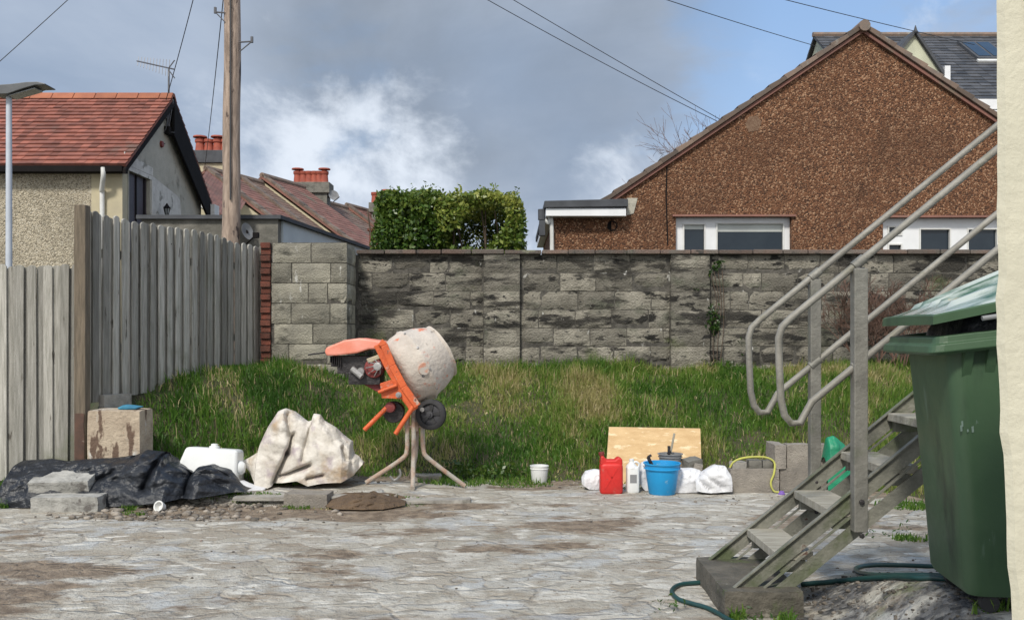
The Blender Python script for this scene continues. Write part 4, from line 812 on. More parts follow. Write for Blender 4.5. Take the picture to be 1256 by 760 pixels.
for V, Q, t in parts: VV.append(V); QQ.append(Q+off); off += len(V); TT.append(t)
npobj('grass', np.concatenate(VV), np.concatenate(QQ), m_grass, tint=np.concatenate(TT), label='rough green grass with straw blades covering the bank', kind='stuff')
# broad-leaved weeds beside the mixer
pts = []; q = np.random.default_rng(8)
for k in range(26):
    cx_, cy_ = -.30+q.normal(0, .22), 8.72+abs(q.normal(0, .12)); 
    for j in range(16): pts.append((cx_+q.normal(0, .04), cy_+q.normal(0, .03), g(cx_, cy_)+.03+abs(q.normal(0, .05))))
V, Q = leaves(np.array(pts), .020, 3, .6); npobj('weeds', V, Q, m_leaf, tint=q.uniform(.2, .7, len(pts)), at=(-.3, 8.7, 0), label='low leafy weeds at the foot of the bank behind the mixer', kind='stuff')

# ================= LAMP, POLE, CABLES =================
lp = T('street_lamp', 'pale grey street lamp with a curved dark head behind the lower fence', 'street lamp', (sx(11, 12.0), 12.0, g(sx(11, 12.0), 12.0)))
lx = sx(11, 12.0); zl = CH+(HY-117)/F*12; mb = MB(); mb.tube([(lx, 12, .9), (lx, 12, zl)], [.045, .036], 14); obj('post', mb, m_poleg, lp, smooth=True)
prof = [(-.42, .055), (-.28, .005), (-.10, -.04), (.06, -.035), (.25, .03), (.42, .08), (.555, .085)]; top = [(.555, .10), (.45, .125), (.30, .12), (.10, .095), (-.12, .08), (-.30, .09), (-.42, .085)]
mb = MB(); mb.prism([(lx+a, 11.86, zl+.02+b) for a, b in prof+top], (0, .28, 0)); obj('lamp_head', mb, m_lamp, lp, bevel=.02)
mb = MB(); mb.prism([(lx+.05, 11.90, zl-.022), (lx+.25, 11.90, zl+.035), (lx+.40, 11.90, zl+.078), (lx+.40, 11.90, zl+.09), (lx+.25, 11.90, zl+.047), (lx+.05, 11.90, zl-.01)], (0, .2, 0)); mb.v = [(a, b, c-.012) for a, b, c in mb.v]; obj('lens', mb, m_lens, lp)
YP = 14.0 - .35; pb = P(283, 300, YP); pt = P(286.5, -185, YP)
tp = T('telegraph_pole', 'brown wooden telegraph pole standing between the cottage and the terrace', 'telegraph pole', (pb.x-.01, YP, g(pb.x, YP)))
mb = MB(); base = Vector((pb.x-.01, YP, g(pb.x, YP)-.05)); n_ = 14; mb.tube([base.lerp(pt, i/n_)+Vector((.008*math.sin(i*1.7), 0, 0)) for i in range(n_+1)], [.142-.028*i/n_ for i in range(n_+1)], 18); obj('shaft', mb, m_pole, tp, smooth=True)
for (pxa, pya, pxb, pyb) in ((294, 52, 309, 51), (276, 16, 264, 15)):
    mb = MB(); a = P(pxa, pya, YP-.1); b = P(pxb, pyb, YP-.1); mb.tube([a, b], .012, 6); mb.tube([b, a-Vector((0, 0, .14))], .009, 6); mb.tube([b-Vector((0,0,.02)), b+Vector((0,0,.07))], .022, 8); obj('insulator_bracket', mb, m_metal, tp)
mb = MB(); mb.box((pt.x-.5, YP-.05, pt.z-.35), (pt.x+.5, YP+.05, pt.z-.25)); obj('crossarm', mb, m_post, tp)
mb = MB(); q = P(284, 150, YP); mb.box((q.x+.02, YP-.16, q.z-1.2), (q.x+.04, YP-.14, q.z+3.5)); obj('cable_conduit', mb, m_wire, tp)
def cable(a, b, sag, label, r_=.008):
    a = Vector(a); b = Vector(b); mb = MB(); n = 24; mb.tube([a.lerp(b, i/n)-Vector((0, 0, sag*4*(i/n)*(1-i/n))) for i in range(n+1)], r_, 5); props(obj('overhead_cable', mb, m_wire), label, 'cable', 'overhead cables fanning out from the telegraph pole')
cable(pt-Vector((-.3, 0, .2)), P(880, 149, 17.5), .12, 'lower cable of the close pair crossing the middle of the sky', .007)
cable(pt-Vector((-.45, 0, .0)), P(884, 147, 17.5), .05, 'upper cable of the close pair crossing the middle of the sky', .007)
cable(pt-Vector((-.4, 0, .1)), P(1002, 57, 27), .12, 'cable reaching the left end of the slate roof', .010)
cable(pt-Vector((-.35, 0, .1)), P(1195, 55, 26.5), .12, 'cable in the top right sky running down to the slate roof', .010)
cable(pt-Vector((.3, 0, .2)), P(-70, 137, 13), .05, 'short cable across the top left corner above the street lamp', .006)
cable(pt-Vector((.1, 0, .2)), P(203, 125, 17.9), .1, 'thin cable coming down to the red cottage roof end', .008)
cable(pt-Vector((0, -.14, .2)), P(251, 207, 30.4), .2, 'thin dark cable coming down to the cream chimney stack', .010)

# ================= CREAM WALL AT RIGHT =================
cw = T('cream_wall_corner', 'cream rendered building corner close by at the right edge, cut low to shorten its shadow', 'wall', (2.2, 2.1, 0))
mb = MB(); r_ = random.Random(4); zs_ = [i*.05 for i in range(-1, 51)]; n = len(zs_)  # building corner cut low and narrow so its shadow spares the stair
edge = [1.088+.035*float(sm(1.5-z, 0, .9))+.03*float(sm(.7-z, 0, .7))+(.004 if z < 1.7 else .0015)*r_.uniform(-1, 1) for z in zs_]
vs = []
for z, e_ in zip(zs_, edge): vs += [(e_+.012, 2.0, z), (2.7, 2.0, z), (2.7, 2.4, z), (e_+.262, 2.4, z), (e_+.25, 2.39, z), (e_, 2.012, z)]
fs = [(i*6+k, i*6+(k+1) % 6, (i+1)*6+(k+1) % 6, (i+1)*6+k) for i in range(n-1) for k in range(6)]+[tuple(range(6)), tuple((n-1)*6+k for k in range(6))]
mb.add(vs, fs); obj('rendered_face', mb, m_cream, cw)
mb = MB(); mb.tube([(1.24, 1.992, .05), (1.24, 1.992, 2.4)], .012, 6); obj('cable_clip_run', mb, m_cream, cw)
# ================= CEMENT MIXER =================
YM = 8.2; Q_ = lambda px, py, dy=0: P(px, py, YM+dy)
mix = T('cement_mixer', 'orange petrol cement mixer with a concrete caked drum on a splayed tube stand', 'cement mixer', (Q_(508, 600).x, YM, g(Q_(508, 600).x, YM)))
o = Q_(488.5, 460, .02); ax = Vector((.80, .36, .46)).normalized()
# drum: base plate near the yoke, belly, mouth pointing up, right and away
prof = [(-.02, .05), (-.015, .20), (.0, .285), (.03, .312), (.10, .332), (.17, .340), (.185, .349), (.205, .349), (.22, .337), (.32, .315), (.40, .28), (.445, .25), (.455, .260), (.470, .262), (.475, .252), (.465, .240), (.42, .272), (.30, .315), (.15, .33), (.02, .30)]
mb = MB(); mb.lathe(o, ax, prof, 48, caps=(True, True)); 
jit = np.array(mb.v); jit += .010*(fbm(jit*9, 3)[:, None]-.5); mb.v = [tuple(v) for v in jit]
drum = obj('drum', mb, m_drum, mix, smooth=True)
u_ = ax.orthogonal().normalized(); 
mb = MB()
for k in range(2):
    d_ = (Matrix.Rotation(math.radians(60+k*180), 3, ax) @ u_); a = o+ax*.06+d_*.28; b = o+ax*.42+d_*.2; mb.prism([a, b, b-d_*.1, a-d_*.14], ax.cross(d_)*.012)
obj('mixing_blade', mb, m_drum, drum)
mb = MB(); e1 = Vector((-.12, -.86, .5)).normalized()
c = o+ax*.10; side = ax.cross(Vector((0, 0, 1))).normalized()
# bolts round the drum seam and a faded round badge
for k in range(10):
    d_ = Matrix.Rotation(math.radians(36*k), 3, ax) @ u_; mb.lathe(o+ax*.195+d_*.345, d_, [(0, .012), (.012, .012), (.014, .004)], 6)
obj('seam_bolt', mb, m_steel, drum)
best = min((Matrix.Rotation(math.radians(a), 3, ax) @ u_ for a in range(0, 360, 4)), key=lambda v: v.dot(Vector((0, 1, .25))))
nrm_ = (best+ax*-.05).normalized(); cc = o+ax*.15+best*.342
mb = MB(); mb.lathe(cc-nrm_*.012, nrm_, [(0, .055), (.016, .053)], 20, caps=(True, True)); obj('faded_badge', mb, M('faded_orange_badge', (.52,.22,.14), (.48,.36,.29), 22, .9, stains=[((.47,.42,.37), 12, .45, .55)]), drum)
mb = MB(); mb.lathe(Q_(519, 461, -.30), (0, -1, .1), [(0, .014), (.012, .012)], 10); obj('drain_plug', mb, m_engine, drum)
# yoke arms: bent orange channel on both sides
def chan(pts, w, th, mbx):       # flat bar following points, in-plane width w, extruded in depth th
    pts = [Vector(p) for p in pts]; L_, R_ = [], []
    for i, p in enumerate(pts):
        d = (pts[min(i+1, len(pts)-1)]-pts[max(i-1, 0)]).normalized(); n = d.cross(Vector((0, 1, 0))).normalized(); L_.append(p+n*w/2); R_.append(p-n*w/2)
    for i in range(len(pts)-1): mbx.prism([L_[i], L_[i+1], R_[i+1], R_[i]], (0, th, 0))
mb = MB(); chan([Q_(466, 419, -.30), Q_(471, 423, -.30), Q_(481, 448, -.30), Q_(495, 474, -.30), Q_(512, 498, -.30)], .062, .03, mb)
chan([Q_(463, 422, -.27), Q_(478, 452, -.27), Q_(508, 503, -.27)], .075, .012, mb)
obj('yoke_arm', mb, m_orange, mix, bevel=.005)
mb = MB(); chan([Q_(468, 421, .26), Q_(482, 448, .26), Q_(510, 500, .26)], .062, .03, mb); obj('yoke_arm', mb, m_orange, mix, bevel=.005)
mb = MB(); mb.prism([Q_(466, 470, -.26), Q_(490, 462, -.26), Q_(513, 499, -.26), Q_(505, 506, -.26), Q_(492, 489, -.26), Q_(468, 488, -.26)], (0, .02, 0)); mb.tube([Q_(464, 481, -.285), Q_(487, 472, -.285)], .016, 8)
mb.prism([Q_(470, 424, -.24), Q_(508, 500, -.24), Q_(508, 500, .26), Q_(470, 424, .26)], (-.012, 0, -.006)); obj('frame_plate', mb, m_orange, mix, bevel=.003)
mb = MB(); q = Q_(489, 484, -.275); mb.lathe(q, (0, -1, 0), [(0, .026), (.012, .026), (.014, .012), (.024, .012)], 16); obj('pivot_bolt', mb, m_steel, mix, smooth=True)
for a, b in (((474, 500, -.18), (447, 527, -.20)), ((507, 498, -.26), (485, 532, -.28))):
    mb = MB(); mb.tube([Q_(*a), Q_(*b)], .021, 12); obj('support_handle', mb, m_orange, mix, smooth=True)
# hood and engine
mb = MB(); poly = [(398, 431), (400, 426), (422, 417), (440, 414.5), (466, 418), (473, 424), (469, 428), (452, 428), (437, 433), (412, 436), (400, 436)]
mb.prism([Q_(a, b, -.25) for a, b in poly], (0, .44, 0))
top_ = []
obj('engine_hood', mb, m_hood, mix, bevel=.014)
mb = MB(); mb.tube([Q_(400, 432, .0), Q_(378, 435, .05)], .007, 6); obj('throttle_rod', mb, m_engine, mix)
e_o = T('dummy', None, None, (0, 0, 0)); bpy.data.objects.remove(e_o)
mb = MB(); mb.box((Q_(418, 0).x, YM-.17, Q_(0, 457).z), (Q_(462, 0).x, YM+.12, Q_(0, 436).z)); mb.box((Q_(432, 0).x, YM-.19, Q_(0, 470).z), (Q_(470, 0).x, YM+.10, Q_(0, 452).z)); mb.box((Q_(409, 0).x, YM-.12, Q_(0, 449).z), (Q_(424, 0).x, YM+.1, Q_(0, 436).z))
for k in range(6): mb.box((Q_(410, 0).x+.018*k, YM-.20, Q_(0, 444+k*1.2).z), (Q_(410, 0).x+.018*k+.008, YM-.10, Q_(0, 436).z))
eng = obj('engine', mb, m_engine, mix, bevel=.008)
mb = MB(); mb.lathe(Q_(459, 451, -.19), (-.15, -1, .05), [(-.05, .085), (0, .092), (.02, .085), (.025, .05), (.05, .045), (.055, .015)], 24); obj('recoil_starter', mb, m_engred, eng, smooth=True)
mb = MB(); mb.lathe(Q_(463, 449, -.245), (-.15, -1, .05), [(0, .038), (.01, .036), (.012, .02)], 18)
for k in range(8): a = k*.785; mb.tube([Q_(463, 449, -.25)+Vector((.035*math.cos(a), 0, .035*math.sin(a))), Q_(459, 451, -.225)+Vector((.075*math.cos(a), 0, .075*math.sin(a)))], .005, 5)
obj('starter_grille', mb, m_steel, eng)
mb = MB(); mb.tube([Q_(432, 452, -.21), Q_(444, 462, -.24)], .028, 10); mb.lathe(Q_(443, 455, -.21), (0, -1, 0), [(0, .035), (.03, .03)], 12); obj('carburettor', mb, m_steel, eng)
mb = MB(); mb.prism([Q_(449, 440, -.22), Q_(468, 433, -.22), Q_(470, 438, -.22), Q_(452, 446, -.22)], (0, .1, 0)); obj('fuel_tank', mb, M('stained_cream_tank', (.48,.42,.28), (.3,.26,.2), 8, .5), eng, bevel=.008)
mb = MB(); mb.prism([Q_(440, 468, -.15), Q_(466, 466, -.15), Q_(474, 486, -.15), Q_(458, 478, -.15)], (0, .2, 0)); obj('engine_mount', mb, m_engred, mix, bevel=.005)
mb = MB(); mb.lathe(Q_(483, 505, -.10), (0, -1, 0), [(-.1, .09), (0, .10), (.03, .09), (.035, .04)], 24); obj('gearbox', mb, m_engine, mix, smooth=True)
mb = MB(); mb.lathe(Q_(479, 499, -.17), (-.1, -1, 0), [(0, .05), (.03, .045), (.035, .02)], 16); obj('tilt_lock', mb, m_engred, mix, smooth=True)
# stand
hub = Q_(509, 505)
mb = MB(); mb.tube([Q_(509, 497), Q_(509, 528)], .036, 14); obj('stand_socket', mb, m_legm, mix, smooth=True)
def leg(pts, r=.021): mb = MB(); mb.tube(bez(pts, 7), r, 12); return obj('leg', mb, m_legm, mix, smooth=True)
gzz = lambda x, y: g(x, y)
def ft(px, Y): x = (px-HX)/F*Y; return Vector((x, Y, g(x, Y)+.018))
leg([Q_(500, 510), Q_(499.5, 535), Q_(499, 552), Q_(492, 563, -.01), ft(449, 8.22)])
leg([Q_(518, 510), Q_(518.5, 535), Q_(519.5, 552), Q_(527, 563, .01), ft(570, 8.3)])
leg([Q_(507.5, 512, -.03), Q_(507.5, 540, -.04), Q_(507, 565, -.06), Q_(506.5, 590, -.12), ft(506, 7.98)])
leg([Q_(511, 512, .04), Q_(511, 545, .06), Q_(509, 565, .12), ft(503, 8.62)], .018)
mb = MB(); mb.tube([Q_(496, 523, .0), Q_(522, 523, .0)], .014, 8); obj('stand_brace', mb, m_legm, mix)
# wheel on its axle
wc = P(528.5, 508, 8.12); wa = Vector((-.22, -1, .05)).normalized()
mb = MB(); mb.lathe(wc-wa*.035, wa, [(0, .09), (.0, .125), (.012, .14), (.058, .14), (.07, .125), (.07, .098), (.055, .094), (.01, .09)], 40); wh = obj('wheel', mb, m_rubber, mix, smooth=True)
mb = MB(); mb.lathe(wc-wa*.02, wa, [(0, .093), (.03, .093), (.035, .075), (.03, .03), (.06, .03), (.062, .012), (.075, .012)], 30)
obj('hub', mb, M('black_hub_plastic', (.03,.03,.035), (.045,.045,.05), 8, .45), wh, smooth=True)
mb = MB()
for k in range(5):
    a = k*2*math.pi/5; uu = wa.orthogonal().normalized(); vv = wa.cross(uu); d_ = uu*math.cos(a)+vv*math.sin(a); t_ = wa.cross(d_); b0 = wc+wa*.012
    mb.prism([b0+d_*.03-t_*.012, b0+d_*.092-t_*.018, b0+d_*.092+t_*.018, b0+d_*.03+t_*.012], wa*.012)
obj('spoke', mb, m_rubber, wh)
mb = MB(); mb.tube([wc-wa*.03, P(517, 507, 8.35)], .012, 8); mb.tube([P(517, 507, 8.35), Q_(509, 505)], .018, 8); mb.lathe(P(518, 502, 8.1), (0, -1, 0), [(0, .02), (.02, .02)], 10); obj('axle', mb, m_steel, mix)
# loose bent hook on the ground behind
mb = MB(); mb.tube(bez([P(478, 578, 8.4), P(484, 583, 8.4), P(491, 577, 8.4), P(490, 569, 8.4)], 5), .012, 6); hk_ = obj('steel_hook', mb, m_steel); props(hk_, 'small bent steel hook lying behind the left leg of the mixer', 'hook')
hk_.location.z += g(P(484,583,8.4).x, 8.4)-hk_.location.z+.0

# ================= CLOTHS =================
def cloth(name, label, cat, mat, px0, px1, Yf, Yb, env, seed, nu=190, nv=90, ridge=.12, lat=.06, peak=.45, sc=5, skew=0):
    u = np.linspace(0, 1, nu); v = np.linspace(0, 1, nv); U, V_ = np.meshgrid(u, v, indexing='ij')
    Yc = (Yf+Yb)/2; x0 = (px0-HX)/F*Yc; x1 = (px1-HX)/F*Yc
    X_ = x0+(x1-x0)*U; Y_ = Yf+(Yb-Yf)*V_
    ev = np.interp(U, [e[0] for e in env], [e[1] for e in env])
    pr = np.where(V_ < peak, sm(V_, 0, peak)**.75, 1-sm(V_, peak, 1.0)**1.6)
    H = ev*pr
    rn = fbm(np.stack([X_*sc+seed+skew*Y_*sc, Y_*sc*.9, H*3], -1), 4, True)-.62; rn2 = fbm(np.stack([X_*sc*2.6+seed, Y_*sc*1.8, H*6+3], -1), 3, True)-.6
    am = sm(np.minimum(np.minimum(U, 1-U)*8, np.minimum(V_*5, (1-V_)*5)), 0, 1)
    H = H+(rn*ridge+rn2*ridge*.4)*np.clip(ev*3, .25, 1)*np.clip(pr+.15, 0, 1)
    X2 = X_+lat*(fbm(np.stack([X_*4+5, Y_*4, H*7+seed], -1), 3)-.5)*2; Y2 = Y_+lat*(fbm(np.stack([X_*4+25, Y_*4, H*7+seed], -1), 3)-.5)*2
    edge = lat*.8*(n2(U*6, V_*6, 1, 3, seed+2)-.5); Y2 = Y2+edge*(1-am)*2; X2 = X2+edge*(1-am)
    Z_ = gz(X2, Y2)+np.maximum(H, 0)+.006
    return npobj(name, np.stack([X2, Y2, Z_], -1), gridquads(nu, nv), mat, smooth=True, at=(float(X2.mean()), float(Y2.mean()), 0), label=label, cat=cat)
def crumple(p, seed, n=8, f0=3.0):
    r = np.random.default_rng(seed); s = 0; w_ = 0
    p = p+.10*np.stack([fbm(p*2.2+seed, 2), fbm(p*2.2+seed+9, 2), fbm(p*2.2+seed+19, 2)], -1)
    for k in range(n):
        d = r.normal(size=3); d /= np.linalg.norm(d); f = f0*1.35**k; t = (p @ d)*f+r.random()*9+.5*fbm(p*f*.5+k*3, 2); tri = np.abs((t % 2)-1)**.8
        m = .35+fbm(p*1.7*1.2**k+k*7+seed, 2); a = 1/1.28**k; s = s+a*tri*m; w_ += a*.85
    return s/w_-.5
def drape(name, label, cat, mat, top, bot, Yc, D, seed, amp=.06, f0=3.0, nu=150, nv=110, flat=1.0, creases=(), slump=.0, sub=0):
    """sheet thrown over a heap: an arch from the front foot over the crest to the back foot, crumpled; outline taken at depth Yc"""
    w_ = lambda P_: [((a-HX)/F*Yc, CH+(HY-b)/F*Yc) for a, b in P_]
    tp, bt = w_(top), w_(bot); x0, x1 = max(tp[0][0], bt[0][0]), min(tp[-1][0], bt[-1][0])
    u = np.linspace(x0, x1, nu); zt = np.interp(u, *zip(*tp)); gy_ = gz(u, np.full(nu, Yc-D)); zb = np.maximum(np.interp(u, *zip(*bt)), gy_)
    ph = np.linspace(0, math.pi, nv); U, PH = np.meshgrid(u, ph, indexing='ij'); ZT = zt[:, None]; ZB = zb[:, None]; Hh = np.maximum(ZT-ZB, .004)
    Dd = D*np.clip(Hh/(.6*Hh.max()), .25, 1); sn = np.sin(PH)
    X_ = U+0*PH; Y_ = Yc+.0-Dd*np.cos(PH)*(1-slump*sn); Z_ = ZB+Hh*sn**flat
    base = np.stack([X_, Y_*.8, Z_], -1); c = crumple(base, seed, 8, f0)+.22*crumple(base, seed+40, 5, f0*3.4)
    env = np.clip(Hh/.12, .12, 1)*(.35+.65*np.clip(sn*1.6, 0, 1))
    tx = np.clip(np.minimum(U-x0, x1-U)/.08, .1, 1)
    dn = amp*c*env*tx
    for (ax_, az, bx_, bz2, wd, dp) in creases:      # valleys between two picture columns/rows, as depth pressed inwards
        a = np.array([(ax_-HX)/F*Yc, CH+(HY-az)/F*Yc]); b = np.array([(bx_-HX)/F*Yc, CH+(HY-bz2)/F*Yc]); ab = b-a; L2 = ab@ab
        t = np.clip(((U-a[0])*ab[0]+(Z_-a[1])*ab[1])/L2, 0, 1); dd_ = np.hypot(U-a[0]-t*ab[0], Z_-a[1]-t*ab[1]); dn = dn-dp*np.exp(-(dd_/wd)**1.3)*(np.cos(PH) > -.1)
    Y_ = Y_-dn*np.where(np.cos(PH) > -.2, 1, -.6)*1.5; X_ = X_+dn*.6*tx; Z_ = Z_+dn*.45*sn
    Z_ = np.maximum(Z_, gz(X_, Y_)+.004)
    return npobj(name, np.stack([X_, Y_, Z_], -1), gridquads(nu, nv), mat, smooth=True, at=((x0+x1)/2, Yc, float(zb.min())), label=label, cat=cat)
drape('black_tarp', 'black polythene sheet heaped along the foot of the lower fence', 'tarp', m_tarp,
      [(12, 600), (20, 582), (27, 564), (60, 562), (80, 566), (100, 564), (135, 562), (165, 559), (180, 551), (195, 553), (206, 555), (209, 566), (222, 572), (236, 581), (244, 573), (256, 572), (272, 580), (290, 591), (306, 600)],
      [(12, 605), (22, 618), (60, 616), (130, 612), (180, 610), (240, 604), (306, 600)], 7.70, .38, 3, .15, 3.4, 340, 180, 1.5,
      creases=[(205, 552, 195, 590, .02, .06), (236, 576, 243, 600, .03, .08), (150, 575, 100, 600, .02, .05)])
drape('crumpled_bulk_bag', 'crumpled dirty cream woven sack heaped left of the mixer', 'sack', m_sack,
      [(297, 565), (306, 561), (318, 553), (322, 540), (330, 522), (341, 505), (350, 501), (359, 504), (368, 512), (378, 517), (383, 515), (385, 507), (393, 508), (398, 515), (413, 524), (424, 534), (431, 541), (433, 556), (440, 559), (446, 566)],
      [(297, 566), (310, 577), (320, 590), (335, 594), (352, 587), (372, 584), (385, 590), (402, 587), (425, 586), (436, 580), (446, 568)], 8.22, .26, 8, .12, 3.0, 300, 170, 1.15,
      creases=[(356, 508, 362, 530, .022, .045), (366, 530, 362, 552, .016, .09), (362, 552, 347, 588, .022, .10), (388, 566, 355, 580, .016, .09), (404, 578, 385, 582, .012, .05), (424, 546, 430, 560, .014, .05), (385, 520, 378, 560, .02, .03)])
drape('white_plastic_scrap', 'small white plastic scrap between the black sheet and the crumpled sack', 'plastic scrap', m_sackw, [(284, 590), (298, 589), (312, 595), (326, 598)], [(284, 596), (300, 601), (326, 602)], 7.95, .08, 2, .03, 7, 50, 40)
drape('green_plastic_sheet', 'crumpled bright green plastic bundle behind the steps beside stacked blocks', 'plastic bundle', m_greenp, [(1010, 560), (1014, 536), (1022, 534), (1034, 543), (1042, 556), (1048, 575)], [(1010, 598), (1048, 598)], 8.05, .12, 5, .06, 5, 60, 60)
drape('soil_heap', 'low heap of brown soil and roots right of the single grey block', 'soil heap', m_dirt, [(398, 614), (416, 609), (433, 604), (447, 606), (456, 603), (472, 608), (498, 614)], [(398, 617), (450, 618), (498, 617)], 7.55, .24, 6, .07, 14, 140, 90, 1.8)

# ================= SMALL THINGS =================
def bblock(name, label, c, size, rz=0, rx=0, ry=0, mat=m_cblock, cat='block', group=None, bev=.008, sub=True):
    Mx = Matrix.Translation(Vector(c)) @ Euler((math.radians(rx), math.radians(ry), math.radians(rz))).to_matrix().to_4x4()
    mb = MB(); n = 5; a, b, c_ = size; bm = bmesh.new(); bmesh.ops.create_cube(bm, size=1); bmesh.ops.subdivide_edges(bm, edges=bm.edges[:], cuts=5, use_grid_fill=True)
    vs = np.array([v.co[:] for v in bm.verts]); ex = (np.abs(vs) > .49).sum(1); vs = vs*np.array(size); 
    nz_ = (fbm(vs*22+c[0]*7, 3)-.5)[:, None]; vs = vs*(1-.012*np.clip(ex-1, 0, 2)[:, None])+nz_*.012; fs = [tuple(v.index for v in f.verts) for f in bm.faces]; bm.free()
    mb.add([Mx @ Vector(v.tolist()) for v in vs], fs, random.random()); return obj(name, mb, mat, None, bevel=0, label=label, cat=cat, group=group)
def onground(px, Y, h, sink=.005): x = (px-HX)/F*Y; return (x, Y, g(x, Y)+h/2-sink)
bblock('concrete_block', 'lower mottled concrete block lying at the front edge of the black sheet', onground(86, 7.27, .125), (.53, .22, .125), 3, mat=m_wetblock)
bblock('concrete_block', 'upper mottled block tilted on the black sheet above another block', (onground(76, 7.42, .1)[0], 7.47, .20), (.49, .26, .10), 2, 16, -1, mat=m_wetblock)
bblock('concrete_block', 'single grey block lying between the rubble and the soil heap', onground(379, 7.55, .115), (.37, .21, .115), -4, mat=m_cblock)
bblock('masonry_block', 'large square chunk of flaking painted masonry beside the tall fence post', (P(142, 525, 7.85).x, 7.95, .36), (.46, .30, .80), 1, mat=m_boxr, cat='masonry')
bblock('brick_stub', 'narrow dark brown brickwork stub between fence post and painted masonry', (P(99, 525, 7.9).x+.0, 8.0, .40), (.085, .26, .66), 0, mat=M('dark_old_brick', (.11,.06,.042), (.07,.045,.035), 9, .9, stains=[((.30,.26,.21), 8, .62, .7)]), cat='brickwork')
bblock('kerb_stone', 'mossy pale gravel board under the tall fence behind the painted masonry', (-3.66, 8.28, .80), (.34, .06, .14), 70, mat=m_conc, cat='kerb')
rg = MB(); pr3 = [P(143, 501, 7.85), P(150, 497.5, 7.85), P(160, 498.5, 7.85), P(170, 500, 7.85), P(166, 502.5, 7.85), P(145, 502.8, 7.85)]; rg.prism(pr3, (0, .12, 0)); props(obj('blue_rag', rg, m_rag, bevel=.012), 'small blue cloth lying on top of the painted masonry chunk', 'rag')
bpy.data.objects['blue_rag'].location.z = .763
bblock('flat_stone', 'flat grey stone on the ground behind the right leg of the mixer', onground(525, 8.6, .05), (.26, .18, .06), 5, mat=m_cblock, cat='stone')
YR = 8.25
# concrete blocks right
bl1 = bblock('concrete_block', 'grey concrete block lying leftmost in the bottom row, next to the white sacks', onground(924, 8.1, .22), (.44, .11, .215), 0)
bl2 = bblock('concrete_block', 'grey concrete block lying in the bottom row behind the stair foot', onground(983, 8.12, .22), (.42, .11, .215), -1)
zt_ = g(bx(924) if False else (924-HX)/F*8.1, 8.1)+.212
k2 = lambda px, Y=8.15: (px-HX)/F*Y
bblock('concrete_block', 'upright block end at the left of the upper row', (k2(953.5), 8.2, zt_+.108), (.10, .30, .215), 0)
bblock('concrete_block', 'upper row block right of the upright end, behind the far post', (k2(977), 8.16, zt_+.108), (.21, .12, .215), 2)
bblock('concrete_block', 'rightmost upper row block touching the green bundle', (k2(1004), 8.2, zt_+.105), (.16, .14, .21), -2)
bblock('dark_paver', 'left of two small dark pavers on the leftmost bottom block', (k2(924), 8.13, zt_+.036), (.115, .10, .075), 2, mat=m_stone, cat='paver')
bblock('dark_paver', 'right of two small dark pavers on the leftmost bottom block', (k2(939.5), 8.13, zt_+.034), (.09, .10, .07), -3, mat=m_stone, cat='paver')
bblock('rough_stone', 'pale rough lump at the left end of the top of the leftmost block', (k2(904), 8.12, zt_+.028), (.13, .09, .06), 8, mat=m_conc, cat='stone')
rp = MB(); rp.tube(bez([(k2(893), 8.08, zt_+.01), (k2(897), 8.07, zt_+.06), (k2(906), 8.08, zt_+.09), (k2(920), 8.08, zt_+.105), (k2(937), 8.08, zt_+.10), (k2(946), 8.06, zt_+.06), (k2(945), 8.035, zt_-.03), (k2(941), 8.035, zt_-.12), (k2(944), 8.03, zt_-.19), (k2(950), 8.0, g(k2(950), 8.0)+.012)], 6), .009, 7)
props(obj('garden_rope', rp, m_yel, smooth=True), 'yellow green cord draped over the pavers and down the block', 'rope')
pc = MB(); pc.lathe((k2(951), 7.96, g(k2(951), 7.96)), (0, 0, 1), [(0, .03), (.012, .03), (.016, .022), (.03, .02), (.032, .01)], 16); props(obj('purple_cap', pc, m_purple, smooth=True), 'tiny purple plastic cap on the ground at the end of the cord', 'cap')
# board
A_ = [P(743, 574, 8.55), P(861, 573, 8.55)]; zb0 = g(A_[0].x, 8.5)
mb = MB(); b0 = Vector((P(742, 0, 8.5).x, 8.5, zb0-.01)); b1 = Vector((P(861, 0, 8.5).x, 8.5, zb0-.01)); t0 = P(747, 524, 8.86); t1 = P(859, 526, 8.86); t0.z = max(t0.z, .5)
mb.prism([b0, b1, t1, t0], (0, .016, .006)); props(obj('wood_board', mb, m_osb), 'pale oriented strand board leaning on the bank behind the buckets', 'board')
# jerry can
def roundbox(mb, c, s, rx=.3, tap=1.0, n=10):
    """super-ellipse plan extruded with rounded top and bottom; tap = top/bottom width ratio"""
    ring = []; m = 28; w_, d_, h_ = s; prof = [(0, .90), (.03, .97), (.08, 1), (.5, 1), (.88, 1), (.94, .97), (.98, .90), (1, .78)]
    vs = []
    for t, f in prof:
        k = f*(1+(tap-1)*t)
        for i in range(m):
            a = 2*math.pi*i/m; ca, sa = math.cos(a), math.sin(a); e = 2/ (2/rx if rx > 1 else 5)
            x = math.copysign(abs(ca)**.4, ca)*w_/2*k; y = math.copysign(abs(sa)**.4, sa)*d_/2*k; vs.append(Vector(c)+Vector((x, y, h_*t)))
    L_ = len(prof); fs = [(i*m+j, i*m+(j+1) % m, (i+1)*m+(j+1) % m, (i+1)*m+j) for i in range(L_-1) for j in range(m)]+[tuple(range(m))[::-1], tuple((L_-1)*m+j for j in range(m))]
    mb.add(vs, fs); return mb
def xat(px, Y): return (px-HX)/F*Y
jx, jy = xat(749.5, 8.02), 8.02; jz = g(jx, jy); jc = T('jerry_can', 'bright red plastic jerry can standing left of the white jug', 'jerry can', (jx, jy, jz))
mb = MB(); roundbox(mb, (jx, jy, jz), (.205, .14, .27)); obj('body', mb, m_redp, jc, smooth=True)
